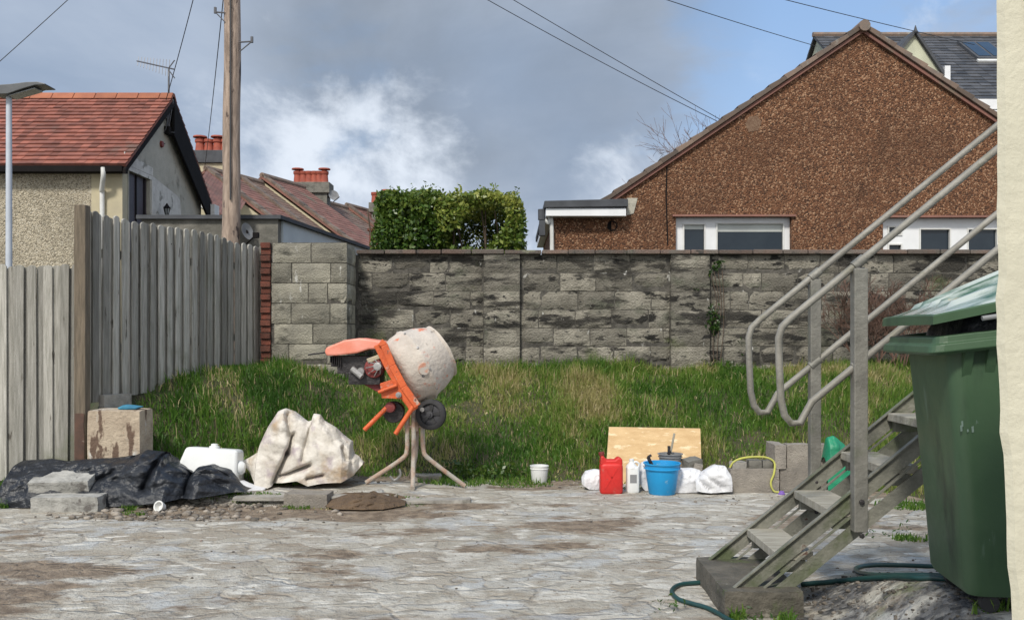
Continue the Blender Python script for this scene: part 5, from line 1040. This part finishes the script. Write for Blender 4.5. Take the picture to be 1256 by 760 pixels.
mb = MB(); mb.prism([(jx-.10, jy-.055, jz+.255), (jx-.095, jy-.055, jz+.335), (jx-.07, jy-.055, jz+.335), (jx-.045, jy-.055, jz+.30), (jx+.03, jy-.055, jz+.30), (jx+.06, jy-.055, jz+.325), (jx+.095, jy-.055, jz+.31), (jx+.10, jy-.055, jz+.255)], (0, .11, 0)); obj('handle', mb, m_redp, jc, bevel=.014)
mb = MB(); mb.lathe((jx-.082, jy, jz+.33), (-.2, 0, 1), [(0, .022), (.012, .026), (.035, .026), (.038, .01)], 14); obj('cap', mb, m_engred, jc, smooth=True)
mb = MB()
for k in (-1, 1): mb.prism([(jx+k*.06-.006, jy-.073, jz+.05), (jx+k*.06+.006, jy-.073, jz+.05), (jx-k*.05+.006, jy-.073, jz+.23), (jx-k*.05-.006, jy-.073, jz+.23)], (0, .004, 0)); 
obj('rib', mb, m_redp, jc)
# white jug
wx_, wy_ = xat(776, 8.06), 8.06; wz_ = g(wx_, wy_); jg = T('white_jug', 'white plastic jug standing between the red can and the blue bucket', 'jug', (wx_, wy_, wz_))
mb = MB(); roundbox(mb, (wx_, wy_, wz_), (.115, .10, .235)); mb.lathe((wx_-.01, wy_, wz_+.22), (0, 0, 1), [(0, .054), (.02, .048), (.045, .024), (.06, .02)], 16); obj('body', mb, m_whitpl, jg, smooth=True)
mb = MB(); mb.tube(bez([(wx_+.045, wy_, wz_+.20), (wx_+.058, wy_, wz_+.25), (wx_+.03, wy_, wz_+.272), (wx_+.0, wy_, wz_+.262)], 5), .010, 8); obj('handle', mb, m_whitpl, jg, smooth=True)
mb = MB(); mb.lathe((wx_-.01, wy_, wz_+.275), (0, 0, 1), [(0, .022), (.022, .022), (.025, .012)], 14); obj('cap', mb, m_whitpl, jg, smooth=True)
mb = MB(); mb.prism([(wx_-.03, wy_-.052, wz_+.09), (wx_+.03, wy_-.052, wz_+.09), (wx_+.03, wy_-.052, wz_+.165), (wx_-.03, wy_-.052, wz_+.165)], (0, .003, 0)); obj('label_patch', mb, m_greyp, jg)
# buckets
def bucket(name, label, c, h, r0, r1, mat, tilt=(0, 0), handle=None, fill=None, rim=.012):
    c = Vector(c); t = T(name, label, 'bucket', c); ax_ = Vector((tilt[0], tilt[1], 1)).normalized()
    mb = MB(); mb.lathe(c, ax_, [(0, r0*.96), (.006, r0), (h*.8, r0+(r1-r0)*.8), (h*.81, r1+rim*.6), (h*.84, r1+rim*.6), (h*.85, r1-.002), (h*.965, r1+.002), (h*.97, r1+rim), (h, r1+rim), (h, r1-.004), (h*.5, (r0+r1)/2-.006), (.012, r0-.006)], 40, caps=(True, True)); obj('body', mb, mat, t, smooth=True)
    if handle:
        uu = Vector((1, 0, 0)); p0 = c+ax_*h*.9+uu*(r1+rim); p1 = c+ax_*h*.9-uu*(r1+rim); dn = Vector((0, -1, handle)).normalized()
        mb = MB(); mb.tube([p0+(p1-p0)*s_+dn*math.sin(math.pi*s_)*r1*1.05 for s_ in np.linspace(0, 1, 17)], .0045, 6); obj('handle', mb, m_steel, t, smooth=True)
    if fill: mb = MB(); mb.lathe(c+ax_*h*.8, ax_, [(0, .01), (.0, r1*.9), (.01, r1*.9), (.02, r1*.3)], 20); obj('contents', mb, fill, t)
    return t
gx_ = xat(812, 8.0); bucket('blue_bucket', 'bright blue flared builders bucket in front of the leaning board', (gx_, 8.0, g(gx_, 8.0)), .275, .118, .155, m_bluep, handle=-.9)
gx_ = xat(661.5, 8.62); bucket('white_bucket', 'small white plastic pail standing alone right of the mixer', (gx_, 8.62, g(gx_, 8.62)+.0), .165, .072, .087, m_whitpl, handle=None, rim=.004)
# grey bucket raised on a white sack behind
gx2 = xat(822, 8.3); gb_z = g(gx2, 8.3)
bucket('grey_bucket', 'small grey bucket on a sack behind the blue bucket', (gx2, 8.3, gb_z+.16), .16, .092, .105, m_greyp, fill=m_conc)
sk = T('wooden_stick', 'dirty wooden stick standing out of the small grey bucket', 'stick', (gx2, 8.3, gb_z+.3)); mb = MB(); mb.tube([(gx2-.02, 8.3, gb_z+.20), (gx2+.05, 8.36, gb_z+.50)], .010, 8); obj('shaft', mb, m_tread, sk)
mb = MB(); mb.tube([(gx2-.025, 8.22, gb_z+.24), (gx2-.025, 8.22, gb_z+.40)], .014, 8); mb.prism([(gx2-.05, 8.2, gb_z+.33), (gx2-.0, 8.2, gb_z+.33), (gx2-.02, 8.2, gb_z+.38)], (0, .008, 0)); props(obj('trowel', mb, m_engine), 'dark trowel handle sticking up from the small grey bucket', 'trowel')
mb = MB(); q = (xat(793, 8.0), 7.98, g(gx_, 8.0)); bz_ = g(xat(812, 8.0), 8.0); mb.tube([(xat(800, 8.0), 7.97, bz_+.24), (xat(794, 8.0), 7.96, bz_+.33)], .016, 8); mb.tube([(xat(794, 8), 7.96, bz_+.33), (xat(798, 8), 7.97, bz_+.345)], .012, 8); props(obj('brush_handle', mb, m_engine, smooth=True), 'black tool handle leaning on the left rim of the blue bucket', 'tool')
def sack(name, label, px0, px1, Y, h, dep, seed, mat=m_sackw, z0=0, sq=.0):
    x0, x1 = xat(px0, Y), xat(px1, Y); nu, nv = 46, 40; u = np.linspace(0, 1, nu); v = np.linspace(0, 2*np.pi, nv+1); U, V_ = np.meshgrid(u, v, indexing='ij')
    pro = (np.sin(np.pi*np.clip(U*.92+.04, 0, 1))**.42); A2 = pro*h/2; B2 = pro*dep/2
    X_ = x0+(x1-x0)*U; Y_ = Y+B2*np.cos(V_); Zc = A2*np.sin(V_)
    w_ = fbm(np.stack([X_*9+seed, np.cos(V_)*1.2+seed, np.sin(V_)*1.2], -1), 4, True)-.6; w_ = w_*.14
    Y_ = Y_+w_*B2*np.cos(V_)*2.4; Zc = Zc*(1+w_*2.2)
    z = float(g((x0+x1)/2, Y))+z0; Z_ = np.maximum(Zc+h/2, .0)+z-.005
    V3 = np.stack([X_, Y_, Z_], -1); return npobj(name, V3, gridquads(nu, nv+1), mat, smooth=True, at=((x0+x1)/2, Y, z), label=label, cat='sack')
drape('white_sack', 'small white sack end showing left of the red jerry can', 'sack', m_sackw, [(713, 585), (718, 577), (728, 575), (742, 577), (752, 586)], [(713, 592), (722, 598), (752, 599)], 8.25, .09, 2, .05, 8, 60, 50, .8)
drape('white_sack', 'white folded sack in front of the board right of the blue bucket', 'sack', m_sackw, [(822, 580), (829, 573), (845, 573), (858, 575), (866, 584)], [(822, 602), (866, 600)], 8.15, .11, 5, .05, 8, 70, 50, .7)
drape('white_sack', 'plump white sack lying against the leftmost grey block', 'sack', m_sackw, [(852, 588), (862, 577), (876, 570), (888, 571), (895, 580), (896, 592)], [(852, 600), (870, 602), (896, 600)], 8.06, .11, 9, .06, 8, 80, 60, .7, creases=[(862, 580, 885, 596, .012, .03), (858, 588, 872, 600, .012, .03)])
drape('white_sack', 'grey white sack standing between the white jug and the blue bucket', 'sack', m_sackw, [(782, 580), (786, 567), (795, 562), (806, 566)], [(782, 590), (790, 600), (806, 602)], 8.2, .08, 14, .05, 8, 60, 60, .8)
drape('white_sack', 'flattened sack under the small grey bucket behind the blue one', 'sack', m_sackw, [(798, 582), (805, 573), (840, 572), (846, 580)], [(798, 598), (846, 598)], 8.34, .14, 19, .03, 8, 60, 50, .5)
bblock('dark_rock', 'dark angular rock resting on the white sacks below the board corner', (xat(850, 8.2), 8.25, g(xat(850, 8.2), 8.2)+.235), (.15, .13, .10), 20, 8, -8, mat=m_stone, cat='stone')
bblock('grey_rock', 'smaller grey rock beside the dark angular rock on the sacks', (xat(857, 8.14), 8.17, g(xat(850, 8.2), 8.2)+.21), (.075, .07, .08), -10, 0, 12, mat=m_cblock, cat='stone')
# white container lying tilted on the black sheet
tb = T('white_container', 'white plastic container lying tilted behind the black sheet', 'container', (xat(258, 8.05), 8.05, .1))
Mx = Matrix.Translation((xat(258, 8.05), 8.05, .20)) @ Euler((math.radians(-6), math.radians(2), math.radians(6))).to_matrix().to_4x4()
mb = MB(); p8 = [(-.32, -.18, -.15), (.27, -.18, -.18), (.28, .16, -.18), (-.30, .16, -.15), (-.20, -.12, .21), (.25, -.13, .19), (.26, .14, .19), (-.18, .13, .21)]
mb.add([Mx @ Vector(p) for p in p8], [(0,3,2,1),(4,5,6,7),(0,1,5,4),(1,2,6,5),(2,3,7,6),(3,0,4,7)]); o_ = obj('body', mb, m_whitpl, tb, bevel=.026, smooth=True)
mb = MB(); mb.lathe(Mx @ Vector((.03, -.03, .198)), Mx.to_3x3() @ Vector((0, 0, 1)), [(0, .045), (.02, .045), (.024, .03), (.04, .03), (.044, .01)], 18); obj('cap', mb, m_whitpl, tb, smooth=True)
mb = MB(); mb.lathe(Mx @ Vector((.262, -.06, .03)), Mx.to_3x3() @ Vector((1, 0, 0)), [(0, .065), (.03, .06), (.05, .04), (.052, .01)], 20); obj('side_boss', mb, m_whitpl, tb, smooth=True)
# rubble: loose stones in the broken strip
r = np.random.default_rng(17); V3 = []; Q3 = []; T3 = []; off = 0
ico = bmesh.new(); bmesh.ops.create_icosphere(ico, subdivisions=1, radius=1); iv_ = np.array([v.co[:] for v in ico.verts]); if_ = np.array([[v.index for v in f.verts] for f in ico.faces]); ico.free()
def stones(n, fx, fy, smin, smax, tl=0, th=1):
    global off
    for k in range(n):
        x = fx(); y = fy(); s = smin+(smax-smin)*r.random()**3; d = iv_*(1+.75*(fbm(iv_*1.9+r.random()*50, 2)-.5)[:, None]*1.6)*np.array([1, r.uniform(.6, 1), r.uniform(.35, .65)])*s; a = r.uniform(0, 6.28)
        d = np.stack([d[:, 0]*np.cos(a)-d[:, 1]*np.sin(a), d[:, 0]*np.sin(a)+d[:, 1]*np.cos(a), d[:, 2]], -1)+np.array([x, y, g(x, y)+s*.2]); V3.append(d); Q3.append(if_+off); off += len(d); T3.append(np.full(len(if_), tl+(th-tl)*r.random()))
stones(520, lambda: np.clip(r.normal(-2.75, .50), -3.7, -1.2), lambda: r.uniform(6.85, 7.6), .007, .045, .1, 1)
stones(90, lambda: r.uniform(-3.2, -.9), lambda: r.uniform(7.45, 7.66), .006, .030)
stones(620, lambda: r.uniform(-3.6, 3.4), lambda: r.uniform(5.0, 8.5), .004, .014)
stones(1300, lambda: r.uniform(1.3, 2.5), lambda: r.uniform(3.7, 5.0), .004, .017, -.3, .55)
stones(120, lambda: r.uniform(-1.6, 3.2), lambda: r.uniform(8.3, 8.75), .008, .03)
stones(60, lambda: r.uniform(1.0, 2.6), lambda: r.uniform(7.5, 8.0), .004, .02)
npobj('rubble', np.concatenate(V3), np.concatenate(Q3), m_stonep, tint=np.concatenate(T3), label='loose pale stones and broken rubble scattered over the yard', kind='stuff')
cupx = xat(193, 7.2); mb = MB(); mb.lathe((cupx, 7.25, g(cupx, 7.25)+.045), (-.3, -.9, .35), [(-.04, .03), (0, .042), (.02, .045), (.02, .034), (-.02, .024)], 20); props(obj('broken_pipe', mb, m_whitep, smooth=True), 'short broken piece of pale pipe lying in the rubble', 'pipe')
# low kerb slabs forming the broken edge
for i, (a, b, yy) in enumerate(((-2.35, -1.72, 7.66), (-1.65, -1.05, 7.68), (-1.0, -.35, 7.69))):
    bblock('kerb_slab', ['thin pale slab at the broken concrete edge, nearest the rubble', 'thin pale slab at the concrete edge in front of the single grey block', 'thin pale slab at the concrete edge in front of the soil heap'][i], ((a+b)/2, yy-.06, g((a+b)/2, yy+.05)-.004), (b-a, .13, .03), random.uniform(-2, 2), mat=m_conc, cat='slab', group='pale slabs along the broken concrete edge')

# ================= STAIR =================
YN, YF = 4.60, 5.17
st = T('metal_stair', 'weathered steel outdoor stair with twin tube handrails climbing behind the green bin', 'stair', (1.1, 4.9, 0))
sl = .82; zt0 = lambda x: .10+sl*(x-1.10)
def bar(x0, x1, ztopf, dep, y, th, mat, name='stringer', lip=True):
    mb = MB(); zf = ztopf; mb.prism([(x0, y, max(zf(x0)-dep, .0)), (x1, y, zf(x1)-dep), (x1, y, zf(x1)), (x0, y, zf(x0))], (0, th, 0))
    if lip:
        for zo in (0, -dep+.008):
            mb.prism([(x0+.01, y-.022, zf(x0+.01)+zo-.008), (x1, y-.022, zf(x1)+zo-.008), (x1, y-.022, zf(x1)+zo), (x0+.01, y-.022, zf(x0+.01)+zo)], (0, .0215, 0))
    return obj(name, mb, mat, st)
for y in (YN, YF):
    bar(1.10, 3.6, zt0, .135, y, .008, m_string)
    bar(1.30, 3.6, lambda x: zt0(x)-.185, .115, y+.004, .008, m_string, 'lower_rail_bar', lip=False)
for k in range(10):
    x = 1.35+.27*(k-1); z = .10+sl*(x-1.10)-.0
    if k == 0: continue
    mb = MB(); mb.box((x, YN+.012, z-.045), (x+.20, YF-.004, z)); tr = obj('tread', mb, m_tread, st, bevel=.004)
    for ya, yb in ((YN+.0121, YN+.05), (YF-.05, YF-.0045)): mb = MB(); mb.box((x+.03, ya, z-.105), (x+.16, yb, z-.047)); obj('tread_bracket', mb, m_string, tr)
xt = 3.6; zt = 2.12; mb = MB(); mb.box((xt+.001, YN-.02, zt-.12), (4.9, YF+.05, zt)); obj('landing', mb, m_tread, st)
for y in (YN, YF):
    mb = MB(); mb.box((4.7, y, g(4.8, y)-.02), (4.77, y+.07, zt-.121)); obj('landing_leg', mb, m_string, st)
def handrail(y, xb):
    zt_f = lambda x: 1.452+.818*(x-xb); zl_f = lambda x: .965+.818*(x-xb-.03)
    pts = [(3.7, y, zt_f(3.7)), (2.5, y, zt_f(2.5)), (xb+.06, y, zt_f(xb+.06)), (xb+.018, y, zt_f(xb)+.008), (xb, y, zt_f(xb)-.05)]
    pts += [(xb+.004, y, 1.25), (xb+.012, y, 1.09), (xb+.03, y, 1.01), (xb+.065, y, .968), (xb+.11, y, .972), (xb+.17, y, zl_f(xb+.17)), (xb+.23, y, zl_f(xb+.23)), (2.5, y, zl_f(2.5)), (3.7, y, zl_f(3.7))]
    P_ = []; 
    for i in range(len(pts)-1):
        a, b = Vector(pts[i]), Vector(pts[i+1]); m = 1 if (b-a).length < .3 else 8
        for j in range(m): P_.append(a.lerp(b, j/m))
    P_.append(Vector(pts[-1])); mb = MB(); mb.tube(P_, .0185, 14); return obj('handrail', mb, m_rail, st, smooth=True)
handrail(YN-.035, 1.357); handrail(YF+.03, 1.372)
for y, x, w_, zt_p, zb_p in ((YN-.07, 1.765, .070, 1.755, .42), (YF+.012, 1.757, .062, 1.74, .36), (YN-.07, 2.62, .075, 2.44, 1.10), (YF+.012, 3.10, .062, 2.83, 1.45)):
    mb = MB(); mb.box((x-w_/2, y, zb_p), (x+w_/2, y+(.062 if y < 5 else .055), zt_p)); po = obj('post', mb, m_galv, st, bevel=.005)
    mb = MB()
    for zb2 in (zt0(x)-.07, zt0(x)-.24): mb.lathe((x, y-.001, zb2), (0, -1, 0), [(0, .014), (.01, .014), (.012, .006)], 6)
    mb.lathe((x, y+.035, zt_p), (0, 0, 1), [(-.03, .028), (.0, .03), (.006, .028)], 10)
    obj('bolt', mb, m_engine, po)
    y2 = YN-.035 if y < 5 else YF+.03; xb = 1.357 if y < 5 else 1.372
    for zc in (1.452+.818*(x-xb), .965+.818*(x-xb-.03)):
        d = Vector((1, 0, .818)).normalized(); c = Vector((x, y2, zc)); mb = MB(); mb.tube([c-d*.035, c+d*.035], .026, 12); obj('rail_clamp', mb, m_galv, po, smooth=True)
pl = bblock('concrete_plinth', 'dark damp concrete plinth under the foot of the metal stair', (1.27, 4.87, .045), (.40, .72, .165), 0, mat=m_plinth, cat='plinth')
# ================= HOSES =================
def hose(label, pts, r_=.0125, mat=m_hose, group='green garden hose lengths by the stair foot'):
    w3 = [Vector((x, y, g(x, y)+r_+dz)) for x, y, dz in pts]; mb = MB(); pp = bez(w3, 10); pp = [Vector((p.x, p.y, max(p.z, g(p.x, p.y)+r_))) for p in pp]; mb.tube(pp, r_, 10); props(obj('garden_hose', mb, mat, smooth=True), label, 'hose', group)
def gp(px, py, dz=0):
    Y = 5.0
    for _ in range(60):
        x = (px-HX)/F*Y; z = CH-(py-HY)/F*Y; Y += (z-g(x, Y))*1.6
    return ((px-HX)/F*Y, Y, dz)
hose('dark green hose looping beside the left foot of the plinth', [gp(865, 716), gp(835, 719), gp(824, 727), gp(832, 737), gp(850, 743), gp(872, 750), gp(905, 768), gp(960, 790)])
hose('dark green hose doubled back in a long loop left of the bin', [gp(1240, 697), gp(1165, 697), gp(1110, 695), gp(1068, 695), gp(1050, 699), gp(1056, 705), gp(1085, 708), gp(1130, 708), gp(1200, 711)])
hose('darker hose running straight from the plinth to the bin', [gp(983, 719), gp(1010, 717), gp(1050, 713), gp(1090, 711), gp(1130, 712), gp(1200, 716)], .014)
mb = MB(); mb.tube(bez([Vector(gp(806, 735))*1, Vector(gp(809, 722)), ], 4)+[Vector(gp(806, 735))+Vector((.0, 0, .10))], .004, 5)
# weeds on the plinth foot
pts = []; q = np.random.default_rng(18)
for cx_, cy_ in ((1.20, 4.46), (1.18, 4.5), (.82, 4.62), (2.55, 6.3), (2.75, 6.35)):
    for j in range(26): pts.append((cx_+q.normal(0, .05), cy_+q.normal(0, .04), g(cx_, cy_)+.01+abs(q.normal(0, .03))))
V, Q = leaves(np.array(pts), .014, 3, .35); npobj('small_weeds', V, Q, m_leaf, tint=q.uniform(.1, .6, len(pts)), at=(1.2, 4.5, 0), label='small weeds growing round the stair plinth', kind='stuff')

# ================= BIN =================
bo = Vector((1.785, 3.66, 0)); bo.z = .272
bn = T('wheelie_bin', 'large dark green wheelie bin with its lid ajar beside the cream wall', 'bin', bo, rz=math.radians(-7)); WL[bn.name] = bo
def ringrect(x0, x1, y0, y1, z, r_=.04, n=5):
    pts = []
    for cx_, cy_, a0 in ((x1-r_, y1-r_, 0), (x0+r_, y1-r_, 90), (x0+r_, y0+r_, 180), (x1-r_, y0+r_, 270)):
        for k in range(n+1): a = math.radians(a0+90*k/n); pts.append((cx_+r_*math.cos(a), cy_+r_*math.sin(a), z if not callable(z) else z(cx_+r_*math.cos(a))))
    return pts
def loft(rings, caps=(True, True)):
    mb = MB(); n = len(rings[0]); vs = [p for r_ in rings for p in r_]; fs = [(i*n+k, i*n+(k+1) % n, (i+1)*n+(k+1) % n, (i+1)*n+k) for i in range(len(rings)-1) for k in range(n)]
    if caps[0]: fs.append(tuple(range(n))[::-1])
    if caps[1]: fs.append(tuple((len(rings)-1)*n+k for k in range(n)))
    mb.add(vs, fs); return mb
# local frame: x runs front (left) to hinge (right), y is the width, z up
rimz = lambda x: 1.072+.12*(x+.09)
mb = loft([ringrect(.10, .50, .05, .53, .07, .05), ringrect(.085, .53, .04, .54, .10, .06), ringrect(.06, .60, .025, .555, .45, .06), ringrect(.0, .66, .0, .58, rimz, .06)]); obj('body', mb, m_bin, bn, local=True, smooth=True)
# ribs under the rim
mb = MB()
for k in range(7): x = .05+k*.09; mb.add([(x, -.002, rimz(x)-.01), (x+.035, -.002, rimz(x)-.01), (x+.035, .010, rimz(x)-.12), (x, .010, rimz(x)-.12), (x, -.035, rimz(x)-.01), (x+.035, -.035, rimz(x)-.01)], [(4,5,2,3), (0,4,3), (1,2,5), (0,1,5,4)])
obj('rim_rib', mb, m_bin, bn, local=True)
mb = loft([ringrect(-.075, .72, -.05, .63, lambda x: rimz(x)-.012, .05), ringrect(-.095, .74, -.065, .645, lambda x: rimz(x)+.0, .05), ringrect(-.088, .735, -.06, .64, lambda x: rimz(x)+.03, .05), ringrect(-.072, .72, -.045, .625, lambda x: rimz(x)+.034, .05), ringrect(-.068, .72, -.04, .62, lambda x: rimz(x)+.062, .05), ringrect(-.03, .68, .0, .58, lambda x: rimz(x)+.064, .05), ringrect(.0, .66, .03, .55, lambda x: rimz(x)+.0, .05)]); obj('rim', mb, m_bin, bn, local=True, smooth=False, bevel=.004)
# lid: arched sheet with raised ridges, propped slightly open
lz = lambda x: 1.222+.22*(x+.09)
nu, nv = 40, 46; vs = []; fs = []
for sgn in (0, 1):
    for i in range(nu):
        for j in range(nv):
            u, v = i/(nu-1), j/(nv-1); x = -.075+.80*u; y = -.055+.69*v
            arch = .115*(1-(2*v-1)**4)*min(1, u*1.5+.04); rdg = .022*max(0, math.cos((v*6.0)*math.pi*2/1.0))**3*(1 if .12 < u < .9 and .06 < v < .94 else 0)
            vs.append((x, y, lz(x)+arch+rdg-(.006 if sgn else 0)))
base = nu*nv
for i in range(nu-1):
    for j in range(nv-1): a = i*nv+j; fs += [(a, a+nv, a+nv+1, a+1), (base+a, base+a+1, base+a+nv+1, base+a+nv)]
rim_ = [i*nv for i in range(nu)]+[(nu-1)*nv+j for j in range(1, nv)]+[i*nv+nv-1 for i in range(nu-2, -1, -1)]+[j for j in range(nv-2, 0, -1)]
m0 = len(vs); 
ev = [vs[q] for q in rim_]; nr = len(ev)
mb = MB(); mb.add(vs, fs); lid = obj('lid', mb, m_binlid, bn, local=True, smooth=True)
mb = MB(); mb.add([(x+(x-.3)*.004, y+(y-.29)*.004, z+.003) for x, y, z in ev]+[(x+(x-.3)*.022, y+(y-.29)*.022, z-.004) for x, y, z in ev]+[(x+(x-.3)*.026, y+(y-.29)*.026, min(lz(x), z)-.038) for x, y, z in ev]+[(x-(x-.3)*.02, y-(y-.29)*.02, min(lz(x), z)-.036) for x, y, z in ev], [(r_*nr+q, r_*nr+(q+1) % nr, (r_+1)*nr+(q+1) % nr, (r_+1)*nr+q) for r_ in range(3) for q in range(nr)]); obj('lid_edge', mb, m_bin, lid, local=True)
mb = MB(); mb.tube([(.10, -.07, lz(.1)-.052), (.16, -.07, lz(.16)-.056)], .010, 8); obj('lid_catch', mb, m_greyp, bn, local=True)
mb = MB(); mb.tube([(.76, .0, rimz(.7)+.07), (.76, .58, rimz(.7)+.07)], .016, 10)
for y in (.1, .48): mb.box((.70, y, rimz(.7)+.03), (.77, y+.03, rimz(.7)+.09))
obj('handle', mb, m_bin, bn, local=True)
for y in (.04, .50):
    mb = MB(); mb.lathe((.54, y, .10), (0, 1, 0), [(0, .05), (0, .085), (.008, .1), (.045, .1), (.053, .085), (.053, .05)], 28); wl_ = obj('wheel', mb, m_rubber, bn, local=True, smooth=True)
for y in (.06, .46):
    mb = MB(); mb.tube([(.17, y+.02, .075), (.17, y+.02, .05)], .02, 8); mb.lathe((.18, y-.002, .04), (0, 1, 0), [(0, .02), (0, .038), (.035, .038), (.035, .02)], 18); obj('castor', mb, m_rubber, bn, local=True, smooth=True)
mb = MB(); mb.tube([(.54, .03, .10), (.54, .56, .10)], .01, 8); obj('axle', mb, m_steel, bn, local=True)
# worn, unreadable white scuffs on the side
mb = MB(); r9 = random.Random(2)
for cx_, cz_, n in ((.30, .78, 5), (.34, .66, 7), (.05, .75, 4)):
    for k in range(n):
        x = cx_+r9.uniform(-.05, .05); z = cz_+r9.uniform(-.03, .03); yo = lambda z_: .025+(.0-.025)*(z_-.45)/.6-.004; w_ = r9.uniform(.004, .012); h_ = r9.uniform(.006, .03)
        mb.add([(x, yo(z), z), (x+w_, yo(z), z+.003), (x+w_*.8, yo(z+h_), z+h_), (x-.002, yo(z+h_), z+h_*.9)], [(0,1,2,3)])
obj('scuff_marks', mb, M('pale_scuff', (.20,.27,.23), (.14,.21,.17), 30, .7), bn, local=True)

# lumpy black sheet added inside the bin so the lid gap stays dark
R_ = Matrix.Translation(bo) @ Matrix.Rotation(math.radians(-7), 4, 'Z')
nu, nv = 50, 36; vs = []
for i in range(nu):
    for j in range(nv):
        u, v = i/(nu-1), j/(nv-1); x = .03+.57*u; y = .045+.49*v; e_ = min(1, 9*min(u, 1-u), 9*min(v, 1-v)); vs.append((x, y, rimz(x)-.03+e_*(lz(x)-rimz(x)-.012)))
A5 = np.array(vs); A5[:, 2] += .018*(fbm(A5*16, 3, True)-.8)
Wv = [tuple(R_ @ Vector(p.tolist())) for p in A5]
npobj('lid_gap_filler', Wv, gridquads(nu, nv), m_tarp, smooth=True, at=tuple(R_ @ Vector((.3, .29, 1.0))), label='lumpy black sheet added to darken the gap under the propped lid of the green bin', cat='gap filler')
